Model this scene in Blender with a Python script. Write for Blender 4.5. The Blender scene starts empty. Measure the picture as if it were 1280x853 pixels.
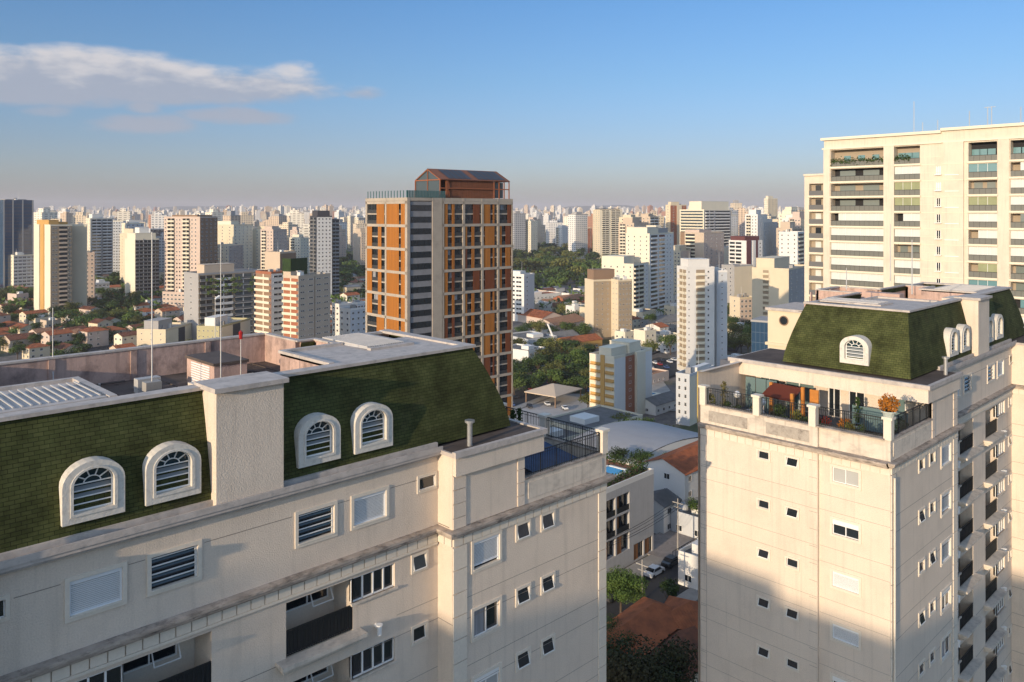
import bpy, bmesh, math, random
from mathutils import Vector
rad = math.radians
random.seed(7)
S = bpy.context.scene
C = S.collection
# ------------------------------------------------------------ camera, sky, sun, exposure
HZ = 80.0                                   # eye height above the valley floor
CZ = HZ
F_PX = 1005.0; AZ = rad(45.7); HY = 265.0
FW = (math.cos(AZ), math.sin(AZ)); RT = (math.sin(AZ), -math.cos(AZ))
cam = bpy.data.objects.new('camera', bpy.data.cameras.new('camera')); C.objects.link(cam)
cam.location = (0, 0, CZ); cam.rotation_euler = (rad(90), 0, AZ - rad(90))
cam.data.sensor_width = 36; cam.data.lens = 36 * F_PX / 1280; cam.data.shift_y = -(426.5 - HY) / 1280
cam.data.clip_start = .5; cam.data.clip_end = 60000
S.camera = cam
S.view_settings.view_transform = 'Standard'; S.view_settings.look = 'None'
S.view_settings.gamma = 1; S.view_settings.exposure = 0.72
SUN_AZ = rad(189); SUN_EL = rad(11)
w = bpy.data.worlds.new('World'); S.world = w; w.use_nodes = True
nt = w.node_tree; nt.nodes.clear()
def N(nt, t, **k):
    n = nt.nodes.new(t)
    for a, b in k.items():
        if a.startswith('i_'):
            a = a[2:]; a = int(a) if a.isdigit() else a.replace('_', ' ')
            n.inputs[a].default_value = b
        else: setattr(n, a, b)
    return n
def mathn(nt, op, a, b=None, c=None):
    n = nt.nodes.new('ShaderNodeMath'); n.operation = op
    for i, v in enumerate((a, b, c)):
        if v is None: continue
        if isinstance(v, (int, float)): n.inputs[i].default_value = v
        else: nt.links.new(v, n.inputs[i])
    return n.outputs[0]
def mixc(nt, f, a, b, bt='MIX'):
    n = nt.nodes.new('ShaderNodeMix'); n.data_type = 'RGBA'; n.blend_type = bt
    for s_, v in ((0, f), (6, a), (7, b)):
        if isinstance(v, (int, float)): n.inputs[s_].default_value = v
        elif isinstance(v, tuple): n.inputs[s_].default_value = (*v, 1) if len(v) == 3 else v
        else: nt.links.new(v, n.inputs[s_])
    return n.outputs[2]
sky = N(nt, 'ShaderNodeTexSky', sky_type='NISHITA', sun_disc=False, sun_elevation=SUN_EL,
        sun_rotation=rad(90) - SUN_AZ, altitude=760, air_density=1.1, dust_density=2.2, ozone_density=2.0)
tc = N(nt, 'ShaderNodeTexCoord')
sep = N(nt, 'ShaderNodeSeparateXYZ'); nt.links.new(tc.outputs['Generated'], sep.inputs[0])
# clouds: direction -> (azimuth, elevation) on the sky itself
azn = mathn(nt, 'ARCTAN2', sep.outputs[1], sep.outputs[0])
hor = mathn(nt, 'SQRT', mathn(nt, 'ADD', mathn(nt, 'MULTIPLY', sep.outputs[0], sep.outputs[0]), mathn(nt, 'MULTIPLY', sep.outputs[1], sep.outputs[1])))
eln = mathn(nt, 'ARCTAN2', sep.outputs[2], hor)
comb = N(nt, 'ShaderNodeCombineXYZ'); nt.links.new(mathn(nt, 'MULTIPLY', azn, 1.0), comb.inputs[0]); nt.links.new(mathn(nt, 'MULTIPLY', eln, 2.7), comb.inputs[1])
no = N(nt, 'ShaderNodeTexNoise', i_Scale=22.0, i_Detail=7.0, i_Roughness=.58); nt.links.new(comb.outputs[0], no.inputs['Vector'])
no2 = N(nt, 'ShaderNodeTexNoise', i_Scale=9.0, i_Detail=4.0, i_Roughness=.5); nt.links.new(comb.outputs[0], no2.inputs['Vector'])
def azel(px, py):
    t = (px - 640) / F_PX
    return AZ - math.atan(t), math.atan((HY - py) / F_PX / math.sqrt(1 + t * t))
def blob(px, py, wpx, hup, hdn, amp=1.0):
    a0, e0 = azel(px, py)
    ka = mathn(nt, 'DIVIDE', mathn(nt, 'SUBTRACT', azn, a0), wpx / F_PX)
    de = mathn(nt, 'SUBTRACT', eln, e0)
    up = mathn(nt, 'DIVIDE', mathn(nt, 'MAXIMUM', de, 0.0), hup / F_PX)
    dn = mathn(nt, 'DIVIDE', mathn(nt, 'MINIMUM', de, 0.0), hdn / F_PX)
    q = mathn(nt, 'ADD', mathn(nt, 'MULTIPLY', ka, ka), mathn(nt, 'ADD', mathn(nt, 'MULTIPLY', up, up), mathn(nt, 'MULTIPLY', dn, dn)))
    return mathn(nt, 'MULTIPLY', mathn(nt, 'MAXIMUM', mathn(nt, 'SUBTRACT', 1.0, q), 0.0), amp)
tot = None
CL = [(-40, 102, 240, 44, 28, 1.9), (130, 104, 225, 44, 27, 1.9), (285, 108, 150, 30, 26, 1.3), (368, 95, 52, 22, 24, .85), (185, 157, 74, 18, 13, 1.6),
      (60, 140, 34, 11, 8, 1.2), (178, 136, 24, 12, 9, 1.4), (300, 148, 84, 16, 11, 1.5), (455, 117, 34, 11, 9, .85), (120, 160, 24, 7, 6, .5), (385, 84, 14, 7, 6, .7)]
for b in CL:
    o = blob(*b); tot = o if tot is None else mathn(nt, 'MAXIMUM', tot, o)
raw = mathn(nt, 'ADD', tot, mathn(nt, 'MULTIPLY', mathn(nt, 'SUBTRACT', mathn(nt, 'ADD', mathn(nt, 'MULTIPLY', no.outputs[0], .7), mathn(nt, 'MULTIPLY', no2.outputs[0], .5)), .62), 2.6))
raw = mathn(nt, 'MULTIPLY', raw, mathn(nt, 'MINIMUM', mathn(nt, 'MULTIPLY', tot, 4.0), 1.0))
den = N(nt, 'ShaderNodeMapRange', interpolation_type='SMOOTHSTEP', i_1=.05, i_2=1.25); nt.links.new(raw, den.inputs[0])
# the sunlit tops of the clouds are whiter than their undersides
a0, e0 = azel(150, 95)
topn = N(nt, 'ShaderNodeMapRange', interpolation_type='SMOOTHSTEP', i_1=-.016, i_2=.026)
nt.links.new(mathn(nt, 'ADD', mathn(nt, 'SUBTRACT', eln, e0), mathn(nt, 'MULTIPLY', mathn(nt, 'SUBTRACT', no.outputs[0], .5), .09)), topn.inputs[0])
ccol = mixc(nt, topn.outputs[0], (1.62, 1.76, 2.12), (3.0, 2.82, 2.8))
hsv = N(nt, 'ShaderNodeHueSaturation', i_Saturation=.9, i_Value=1.0); nt.links.new(sky.outputs[0], hsv.inputs['Color'])
rmp = N(nt, 'ShaderNodeValToRGB'); el_ = rmp.color_ramp.elements     # hand-set sky tint by elevation; unseen upper sky brightened as added fill light
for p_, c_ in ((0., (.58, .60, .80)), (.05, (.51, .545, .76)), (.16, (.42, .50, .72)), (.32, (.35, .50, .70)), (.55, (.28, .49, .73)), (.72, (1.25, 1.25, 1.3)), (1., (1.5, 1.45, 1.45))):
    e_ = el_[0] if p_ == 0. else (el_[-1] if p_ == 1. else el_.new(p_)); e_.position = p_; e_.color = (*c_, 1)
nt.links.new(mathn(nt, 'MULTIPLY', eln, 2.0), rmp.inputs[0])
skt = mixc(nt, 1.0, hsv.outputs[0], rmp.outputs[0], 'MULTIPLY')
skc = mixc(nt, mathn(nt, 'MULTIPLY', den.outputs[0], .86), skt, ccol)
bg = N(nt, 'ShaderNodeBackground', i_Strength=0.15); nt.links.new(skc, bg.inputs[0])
ow = N(nt, 'ShaderNodeOutputWorld'); nt.links.new(bg.outputs[0], ow.inputs[0])
sl = bpy.data.lights.new('sun', 'SUN'); sl.energy = 2.85; sl.angle = rad(.5); sl.color = (1, .79, .55)
so = bpy.data.objects.new('sun', sl); C.objects.link(so)
so.rotation_euler = Vector((-math.cos(SUN_EL) * math.cos(SUN_AZ), -math.cos(SUN_EL) * math.sin(SUN_AZ), -math.sin(SUN_EL))).to_track_quat('-Z', 'Y').to_euler()

# ------------------------------------------------------------ helpers
def at(px, Z):                              # picture column + distance -> ground plan point
    t = (px - 640) / F_PX
    return (Z * (FW[0] + t * RT[0]), Z * (FW[1] + t * RT[1]))
def proj(X, Y, z):
    Z = X * FW[0] + Y * FW[1]; x = X * RT[0] + Y * RT[1]
    return (640 + F_PX * x / Z, HY + F_PX * (CZ - z) / Z, Z)
def smooth(a, b, x):
    t = min(1, max(0, (x - a) / (b - a))); return t * t * (3 - 2 * t)
def gz(X, Y):                               # terrain height
    r = math.hypot(X, Y)
    h = -62 - 18 * smooth(150, 290, r) + 6 * smooth(340, 520, r) + 4 * smooth(600, 1000, r) + 34 * smooth(1200, 7000, r)
    if r > 900: h += 7 * smooth(900, 2500, r) * math.sin(X / 610 + 1) * math.sin(Y / 730)
    return CZ + h
MATS = {}
def mat(name, col, rough=.8, metal=0., bump=0., bscale=8., var=0., vscale=.6, col2=None, spec=.3, dirt=0., dscale=1.2, dcol=(.09, .08, .07), stretch=(1, 1, 1), fine=0., streak=0.):
    if name in MATS: return MATS[name]
    m = bpy.data.materials.new(name); m.use_nodes = True; nt = m.node_tree
    b = nt.nodes['Principled BSDF']; b.inputs['Roughness'].default_value = rough; b.inputs['Metallic'].default_value = metal
    b.inputs['Specular IOR Level'].default_value = spec
    tc = N(nt, 'ShaderNodeTexCoord'); mp = N(nt, 'ShaderNodeMapping', i_Scale=stretch); nt.links.new(tc.outputs['Object'], mp.inputs[0])
    out = None
    if var or col2:
        n1 = N(nt, 'ShaderNodeTexNoise', i_Scale=vscale, i_Detail=6.0, i_Roughness=.6); nt.links.new(mp.outputs[0], n1.inputs['Vector'])
        r = N(nt, 'ShaderNodeMapRange', i_1=.3, i_2=.7); nt.links.new(n1.outputs[0], r.inputs[0])
        c2 = col2 or tuple(c * (1 - var) for c in col)
        out = mixc(nt, r.outputs[0], col, c2)
    if streak:
        mp2 = N(nt, 'ShaderNodeMapping', i_Scale=(2.2, 2.2, .10)); nt.links.new(tc.outputs['Object'], mp2.inputs[0])
        n6 = N(nt, 'ShaderNodeTexNoise', i_Scale=1.6, i_Detail=5.0, i_Roughness=.6); nt.links.new(mp2.outputs[0], n6.inputs['Vector'])
        r = N(nt, 'ShaderNodeMapRange', i_1=.52, i_2=.75, i_3=0., i_4=streak); nt.links.new(n6.outputs[0], r.inputs[0])
        out = mixc(nt, r.outputs[0], out if out else col, tuple(c * .45 for c in col))
    if fine:
        n3 = N(nt, 'ShaderNodeTexNoise', i_Scale=bscale, i_Detail=3.0); nt.links.new(mp.outputs[0], n3.inputs['Vector'])
        r = N(nt, 'ShaderNodeMapRange', i_1=.3, i_2=.7, i_3=1 - fine, i_4=1 + fine); nt.links.new(n3.outputs[0], r.inputs[0])
        out = mixc(nt, 1.0, out if out else col, r.outputs[0], 'MULTIPLY')
    if dirt:
        n2 = N(nt, 'ShaderNodeTexNoise', i_Scale=dscale, i_Detail=9.0, i_Roughness=.7); nt.links.new(mp.outputs[0], n2.inputs['Vector'])
        r = N(nt, 'ShaderNodeMapRange', i_1=.5, i_2=.72, i_3=0., i_4=dirt); nt.links.new(n2.outputs[0], r.inputs[0])
        out = mixc(nt, r.outputs[0], out if out else col, dcol)
    if out: nt.links.new(out, b.inputs['Base Color'])
    else: b.inputs['Base Color'].default_value = (*col, 1)
    if bump:
        n4 = N(nt, 'ShaderNodeTexNoise', i_Scale=bscale, i_Detail=5.0); nt.links.new(tc.outputs['Object'], n4.inputs['Vector'])
        bu = N(nt, 'ShaderNodeBump', i_Strength=bump, i_Distance=.02); nt.links.new(n4.outputs[0], bu.inputs['Height']); nt.links.new(bu.outputs[0], b.inputs['Normal'])
    MATS[name] = m; return m
def tag(o, label=None, cat=None, group=None, kind=None):
    if label: o['label'] = label
    if cat: o['category'] = cat
    if group: o['group'] = group
    if kind: o['kind'] = kind
    return o
def empty(name, loc, rz=0.):
    o = bpy.data.objects.new(name, None); C.objects.link(o); o.location = loc; o.rotation_euler = (0, 0, rz); o.empty_display_size = .5
    return o
class MB:
    def __init__(s, T=None, flip=False): s.v = []; s.f = []; s.mi = []; s.uv = []; s.T = T; s.flip = flip; s.m = 0
    def q(s, pts, uv=None):
        b = len(s.v)
        for p in pts: s.v.append(s.T(p) if s.T else tuple(p))
        idx = list(range(b, b + len(pts))); u = list(uv) if uv else [(0, 0)] * len(pts)
        if s.flip: idx.reverse(); u.reverse()
        s.f.append(idx); s.mi.append(s.m); s.uv.append(u)
    def box(s, x0, x1, y0, y1, z0, z1, faces='lrfbtu'):
        if x0 > x1: x0, x1 = x1, x0
        if y0 > y1: y0, y1 = y1, y0
        if z0 > z1: z0, z1 = z1, z0
        if 'l' in faces: s.q([(x0, y1, z0), (x0, y0, z0), (x0, y0, z1), (x0, y1, z1)], [(-y1, z0), (-y0, z0), (-y0, z1), (-y1, z1)])
        if 'r' in faces: s.q([(x1, y0, z0), (x1, y1, z0), (x1, y1, z1), (x1, y0, z1)], [(y0, z0), (y1, z0), (y1, z1), (y0, z1)])
        if 'f' in faces: s.q([(x0, y0, z0), (x1, y0, z0), (x1, y0, z1), (x0, y0, z1)], [(x0, z0), (x1, z0), (x1, z1), (x0, z1)])
        if 'b' in faces: s.q([(x1, y1, z0), (x0, y1, z0), (x0, y1, z1), (x1, y1, z1)], [(x1, z0), (x0, z0), (x0, z1), (x1, z1)])
        if 't' in faces: s.q([(x0, y0, z1), (x1, y0, z1), (x1, y1, z1), (x0, y1, z1)], [(x0, y0), (x1, y0), (x1, y1), (x0, y1)])
        if 'u' in faces: s.q([(x0, y1, z0), (x1, y1, z0), (x1, y0, z0), (x0, y0, z0)], [(x0, y1), (x1, y1), (x1, y0), (x0, y0)])
    def tube(s, a, b, r0, r1=None, n=8, cap=True):
        r1 = r0 if r1 is None else r1; a = Vector(a); b = Vector(b); d = (b - a).normalized()
        u = d.orthogonal().normalized(); v = d.cross(u)
        A = [a + (u * math.cos(t) + v * math.sin(t)) * r0 for t in [2 * math.pi * i / n for i in range(n)]]
        B = [b + (u * math.cos(t) + v * math.sin(t)) * r1 for t in [2 * math.pi * i / n for i in range(n)]]
        for i in range(n): j = (i + 1) % n; s.q([A[i], A[j], B[j], B[i]])
        if cap: s.q(A[::-1]); s.q(B)
    def wall(s, P, holes, u0, u1, z0, z1, N_, depth):
        """rectilinear wall in plane P(u,z,d) with rectangular holes and reveals of given depth"""
        us = sorted({u0, u1} | {h[0] for h in holes} | {h[1] for h in holes}); zs = sorted({z0, z1} | {h[2] for h in holes} | {h[3] for h in holes})
        us = [u for u in us if u0 - 1e-6 <= u <= u1 + 1e-6]; zs = [z for z in zs if z0 - 1e-6 <= z <= z1 + 1e-6]
        for i in range(len(us) - 1):
            k = 0
            while k < len(zs) - 1:
                um = (us[i] + us[i + 1]) / 2
                def inh(z): return any(h[0] < um < h[1] and h[2] < z < h[3] for h in holes)
                if inh((zs[k] + zs[k + 1]) / 2): k += 1; continue
                k2 = k + 1
                while k2 < len(zs) - 1 and not inh((zs[k2] + zs[k2 + 1]) / 2): k2 += 1
                a, b, c, d = us[i], us[i + 1], zs[k], zs[k2]
                s.q([P(a, c, 0), P(b, c, 0), P(b, d, 0), P(a, d, 0)], [(a, c), (b, c), (b, d), (a, d)]); k = k2
        for h in holes:
            a, b, c, d = h[:4]; dp = h[4] if len(h) > 4 else depth
            s.q([P(a, c, 0), P(b, c, 0), P(b, c, dp), P(a, c, dp)]); s.q([P(a, d, dp), P(b, d, dp), P(b, d, 0), P(a, d, 0)])
            s.q([P(a, c, dp), P(a, d, dp), P(a, d, 0), P(a, c, 0)]); s.q([P(b, c, 0), P(b, d, 0), P(b, d, dp), P(b, c, dp)])
    def mesh(s, name, mats):
        me = bpy.data.meshes.new(name); me.from_pydata([tuple(p) for p in s.v], [], s.f)
        for m in (mats if isinstance(mats, (list, tuple)) else [mats]): me.materials.append(m)
        me.polygons.foreach_set('material_index', s.mi)
        ul = me.uv_layers.new(name='UVMap'); flat = []
        for u in s.uv:
            for p in u: flat += [p[0], p[1]]
        ul.data.foreach_set('uv', flat); me.update(); return me
    def obj(s, name, mats, parent=None, loc=(0, 0, 0), rz=0.):
        return link(name, s.mesh(name, mats), parent, loc, rz)
def link(name, me, parent=None, loc=(0, 0, 0), rz=0., scale=None):
    o = bpy.data.objects.new(name, me); C.objects.link(o); o.location = loc; o.rotation_euler = (0, 0, rz)
    if scale: o.scale = scale
    if parent: o.parent = parent
    return o
def copy_tree(o, parent=None):
    c = o.copy(); C.objects.link(c); c.parent = parent
    for ch in o.children: copy_tree(ch, c)
    return c
# ------------------------------------------------------------ materials
STUC = mat('stucco', (.71, .60, .485), .92, streak=.27, bump=.95, bscale=21, var=.10, vscale=.35, fine=.07, dirt=.22, dscale=.5, dcol=(.36, .30, .25))
STUCP = mat('stucco_plain', (.71, .63, .52), .9, bump=.3, bscale=10, var=.08, vscale=.6, fine=.04)
WEA = mat('weathered_ledge', (.50, .42, .35), .95, bump=.8, bscale=9, var=.45, vscale=1.8, dirt=1.0, dscale=2.2, dcol=(.07, .06, .055), stretch=(.8, .8, 2.5))
WEAL = mat('weathered_parapet', (.66, .58, .48), .95, streak=.6, bump=.7, bscale=9, var=.15, vscale=1.2, dirt=.7, dscale=1.3, dcol=(.30, .26, .22), stretch=(.7, .7, 1.2))
JOINT = mat('joint', (.27, .23, .19), .95)
PINK = mat('pink_render', (.58, .40, .33), .92, streak=.7, bump=.6, bscale=8, var=.25, vscale=.8, dirt=.9, dscale=.75, dcol=(.10, .075, .07), stretch=(1, 1, .8))
CAPW = mat('pale_cap', (.54, .48, .43), .9, bump=.4, bscale=7, var=.25, vscale=1.5, dirt=.8, dscale=2.5, dcol=(.27, .25, .23))
DECK = mat('roof_deck', (.13, .10, .085), .95, bump=.4, bscale=5, var=.5, vscale=.35, dirt=.6, dscale=.7, dcol=(.05, .04, .035))
WHITE = mat('white_frame', (.78, .77, .74), .45, spec=.5)
SHUT = mat('white_shutter', (.74, .76, .77), .5, spec=.4, var=.04, vscale=1)
BLACK = mat('black_iron', (.014, .016, .017), .5, spec=.4)
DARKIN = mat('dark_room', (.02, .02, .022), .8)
CURT = mat('curtain', (.34, .34, .35), .9, var=.4, vscale=3, stretch=(6, 6, .2))
PIPE = mat('galvanised_pipe', (.50, .50, .50), .35, metal=.6, var=.2, vscale=4)
MASTM = mat('mast_metal', (.55, .54, .52), .5, metal=.3)
def glass(name, col=(.015, .02, .025), rough=.06):
    if name in MATS: return MATS[name]
    m = bpy.data.materials.new(name); m.use_nodes = True; b = m.node_tree.nodes['Principled BSDF']
    b.inputs['Base Color'].default_value = (*col, 1); b.inputs['Roughness'].default_value = rough; b.inputs['Specular IOR Level'].default_value = .9
    MATS[name] = m; return m
GLASS = glass('window_glass'); GLASSB = glass('blue_glass', (.02, .045, .06), .05); TEAL = glass('teal_glass', (.13, .19, .19), .08)
def shingle():
    m = bpy.data.materials.new('green_shingle'); m.use_nodes = True; nt = m.node_tree; b = nt.nodes['Principled BSDF']; b.inputs['Roughness'].default_value = .9
    b.inputs['Specular IOR Level'].default_value = .15
    tc = N(nt, 'ShaderNodeTexCoord')
    br = N(nt, 'ShaderNodeTexBrick', i_Scale=1.0, i_Color1=(.055, .063, .021, 1), i_Color2=(.076, .083, .029, 1), i_Mortar=(.016, .019, .009, 1))
    br.inputs['Mortar Size'].default_value = .008; br.inputs['Brick Width'].default_value = .28; br.inputs['Row Height'].default_value = .13; br.inputs['Bias'].default_value = -.1; br.inputs['Mortar Smooth'].default_value = .3
    nt.links.new(tc.outputs['UV'], br.inputs['Vector'])
    n = N(nt, 'ShaderNodeTexNoise', i_Scale=.8, i_Detail=7.0, i_Roughness=.65); nt.links.new(tc.outputs['Object'], n.inputs['Vector'])
    r = N(nt, 'ShaderNodeMapRange', i_1=.32, i_2=.68, i_3=.5, i_4=1.35); nt.links.new(n.outputs[0], r.inputs[0])
    c = mixc(nt, 1.0, br.outputs[0], r.outputs[0], 'MULTIPLY')
    n5 = N(nt, 'ShaderNodeTexNoise', i_Scale=.45, i_Detail=5.0, i_Roughness=.6); nt.links.new(tc.outputs['Object'], n5.inputs['Vector'])
    r5 = N(nt, 'ShaderNodeMapRange', i_1=.6, i_2=.75, i_3=0., i_4=.45); nt.links.new(n5.outputs[0], r5.inputs[0])
    c = mixc(nt, r5.outputs[0], c, (.06, .05, .03))
    nt.links.new(c, b.inputs['Base Color'])
    n2 = N(nt, 'ShaderNodeTexNoise', i_Scale=30.0, i_Detail=3.0); nt.links.new(tc.outputs['Object'], n2.inputs['Vector'])
    h = mathn(nt, 'ADD', mathn(nt, 'MULTIPLY', n2.outputs[0], .35), mathn(nt, 'MULTIPLY', br.outputs['Fac'], -1.0))
    bu = N(nt, 'ShaderNodeBump', i_Strength=.7, i_Distance=.02); nt.links.new(h, bu.inputs['Height']); nt.links.new(bu.outputs[0], b.inputs['Normal'])
    return m
SHING = shingle()
# ------------------------------------------------------------ the twin mansard-roofed apartment blocks
WCACHE = {}; GREYB = mat('condenser_grey', (.45, .44, .42), .6, var=.2, vscale=2)
def win_protos(kind, w, h, T, flip):
    """window seen from -y, origin at its lower left outer corner; returns meshes: (part mesh, [(sub name, mesh, mats)])"""
    key = (kind, round(w, 2), round(h, 2), flip)
    if key in WCACHE: return WCACHE[key]
    fr = .13 if w > 1.2 else .11
    m = MB(None, flip)
    for a in ((0, w, 0, fr), (0, w, h - fr, h), (0, fr, fr, h - fr), (w - fr, w, fr, h - fr)): m.box(a[0], a[1], -.05, .0, a[2], a[3], 'lrftu')
    m.box(fr - .02, w - fr + .02, -.075, .06, fr - .03, fr + .015)          # sill
    me = m.mesh('window', [STUCP]); subs = []
    x0, x1, z0, z1 = fr, w - fr, fr, h - fr; iw = x1 - x0; ih = z1 - z0
    def sub(n, fn, mt):
        k = MB(None, flip); fn(k); subs.append((n, k.mesh(n, mt)))
    if kind.startswith('shutter'):
        drop = .12 if kind == 'shutter_gap' else 0
        def f(k):
            nn = int((ih - drop) / .055)
            for i in range(nn):
                za = z0 + drop + i * (ih - drop) / nn; zb = za + (ih - drop) / nn
                k.q([(x0 + .05, .06, za), (x1 - .05, .06, za), (x1 - .05, .045, zb), (x0 + .05, .045, zb)])
            k.box(x0, x0 + .05, .02, .10, z0, z1); k.box(x1 - .05, x1, .02, .10, z0, z1); k.box(x0, x1, .01, .10, z1 - .13, z1)
            k.box(x0 + .05, x1 - .05, .03, .07, z0 + drop, z0 + drop + .05)
        sub('shutter', f, SHUT)
        sub('pane', lambda k: k.box(x0, x1, .12, .13, z0, z1, 'f'), GLASS)
    elif kind == 'louvre':
        sub('pane', lambda k: k.box(x0, x1, .14, .15, z0, z1, 'f'), GLASS)
        def f(k):
            for i in range(4):
                z = z0 + ih * (.22 + i * .235); k.box(x0, x1, .03, .07, z - .016, z + .016)
            k.box(x0, x0 + .03, .03, .10, z0, z1); k.box(x1 - .03, x1, .03, .10, z0, z1)
            k.box(x1 - .08, x1 - .05, .03, .06, z0, z1)
        sub('window_bars', f, WHITE)
        def f2(k):
            for i in range(4):
                z = z0 + ih * (.12 + i * .235); k.q([(x0 + .03, .13, z + .10), (x1 - .03, .13, z + .10), (x1 - .03, .05, z - .02), (x0 + .03, .05, z - .02)])
        sub('slat', f2, GLASSB)
    elif kind.startswith('slide'):
        pt = CURT if 'curtain' in kind else GLASS
        def f(k):
            t = .05; xm = x0 + iw * (.5 if 'off' not in kind else .38)
            for a, b, y in ((x0, xm + t / 2, .03), (xm - t / 2, x1, .06)):
                k.box(a, a + t, y, y + .04, z0, z1 - .0); k.box(b - t, b, y, y + .04, z0, z1); k.box(a, b, y, y + .04, z0, z0 + t); k.box(a, b, y, y + .04, z1 - t, z1)
            if 'box' in kind: k.box(x0, x1, .0, .08, z1 - .28, z1)
        sub('sash', f, WHITE)
        if 'curtain' in kind:
            sub('curtain', lambda k: k.box(x0, x0 + iw * .45, .09, .11, z0, z1, 'f'), CURT)
            sub('pane', lambda k: k.box(x0, x1, .12, .13, z0, z1, 'f'), GLASS)
        elif 'blind' in kind:
            sub('blind', lambda k: k.box(x0, x1, .085, .1, z0, z1, 'f'), mat('grey_blind', (.42, .42, .40), .8, var=.1))
        else: sub('pane', lambda k: k.box(x0, x1, .10, .11, z0, z1, 'f'), GLASS)
    else:                                                               # small awning window, sash pushed out
        o = .16 if kind == 'awning_open' else .05
        def f(k):
            t = .035; P = lambda x, z: (x, .05 - o * (z1 - z) / ih, z)
            for a, b, c, d in ((x0, x1, z0, z0 + t), (x0, x1, z1 - t, z1), (x0, x0 + t, z0, z1), (x1 - t, x1, z0, z1)):
                p = [P(a, c), P(b, c), P(b, d), P(a, d)]; k.q(p); pp = [(q[0], q[1] + .03, q[2]) for q in p]; k.q(pp[::-1])
                for i in range(4): j = (i + 1) % 4; k.q([p[j], p[i], pp[i], pp[j]])
        sub('sash', f, WHITE)
        sub('pane', lambda k: k.box(x0, x1, .13, .14, z0, z1, 'f'), GLASS)
        sub('sash_glass', lambda k: k.q([(x0, .065 - o, z0), (x1, .065 - o, z0), (x1, .065, z1), (x0, .065, z1)]), GLASS)
    WCACHE[key] = (me, subs); return WCACHE[key]

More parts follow.
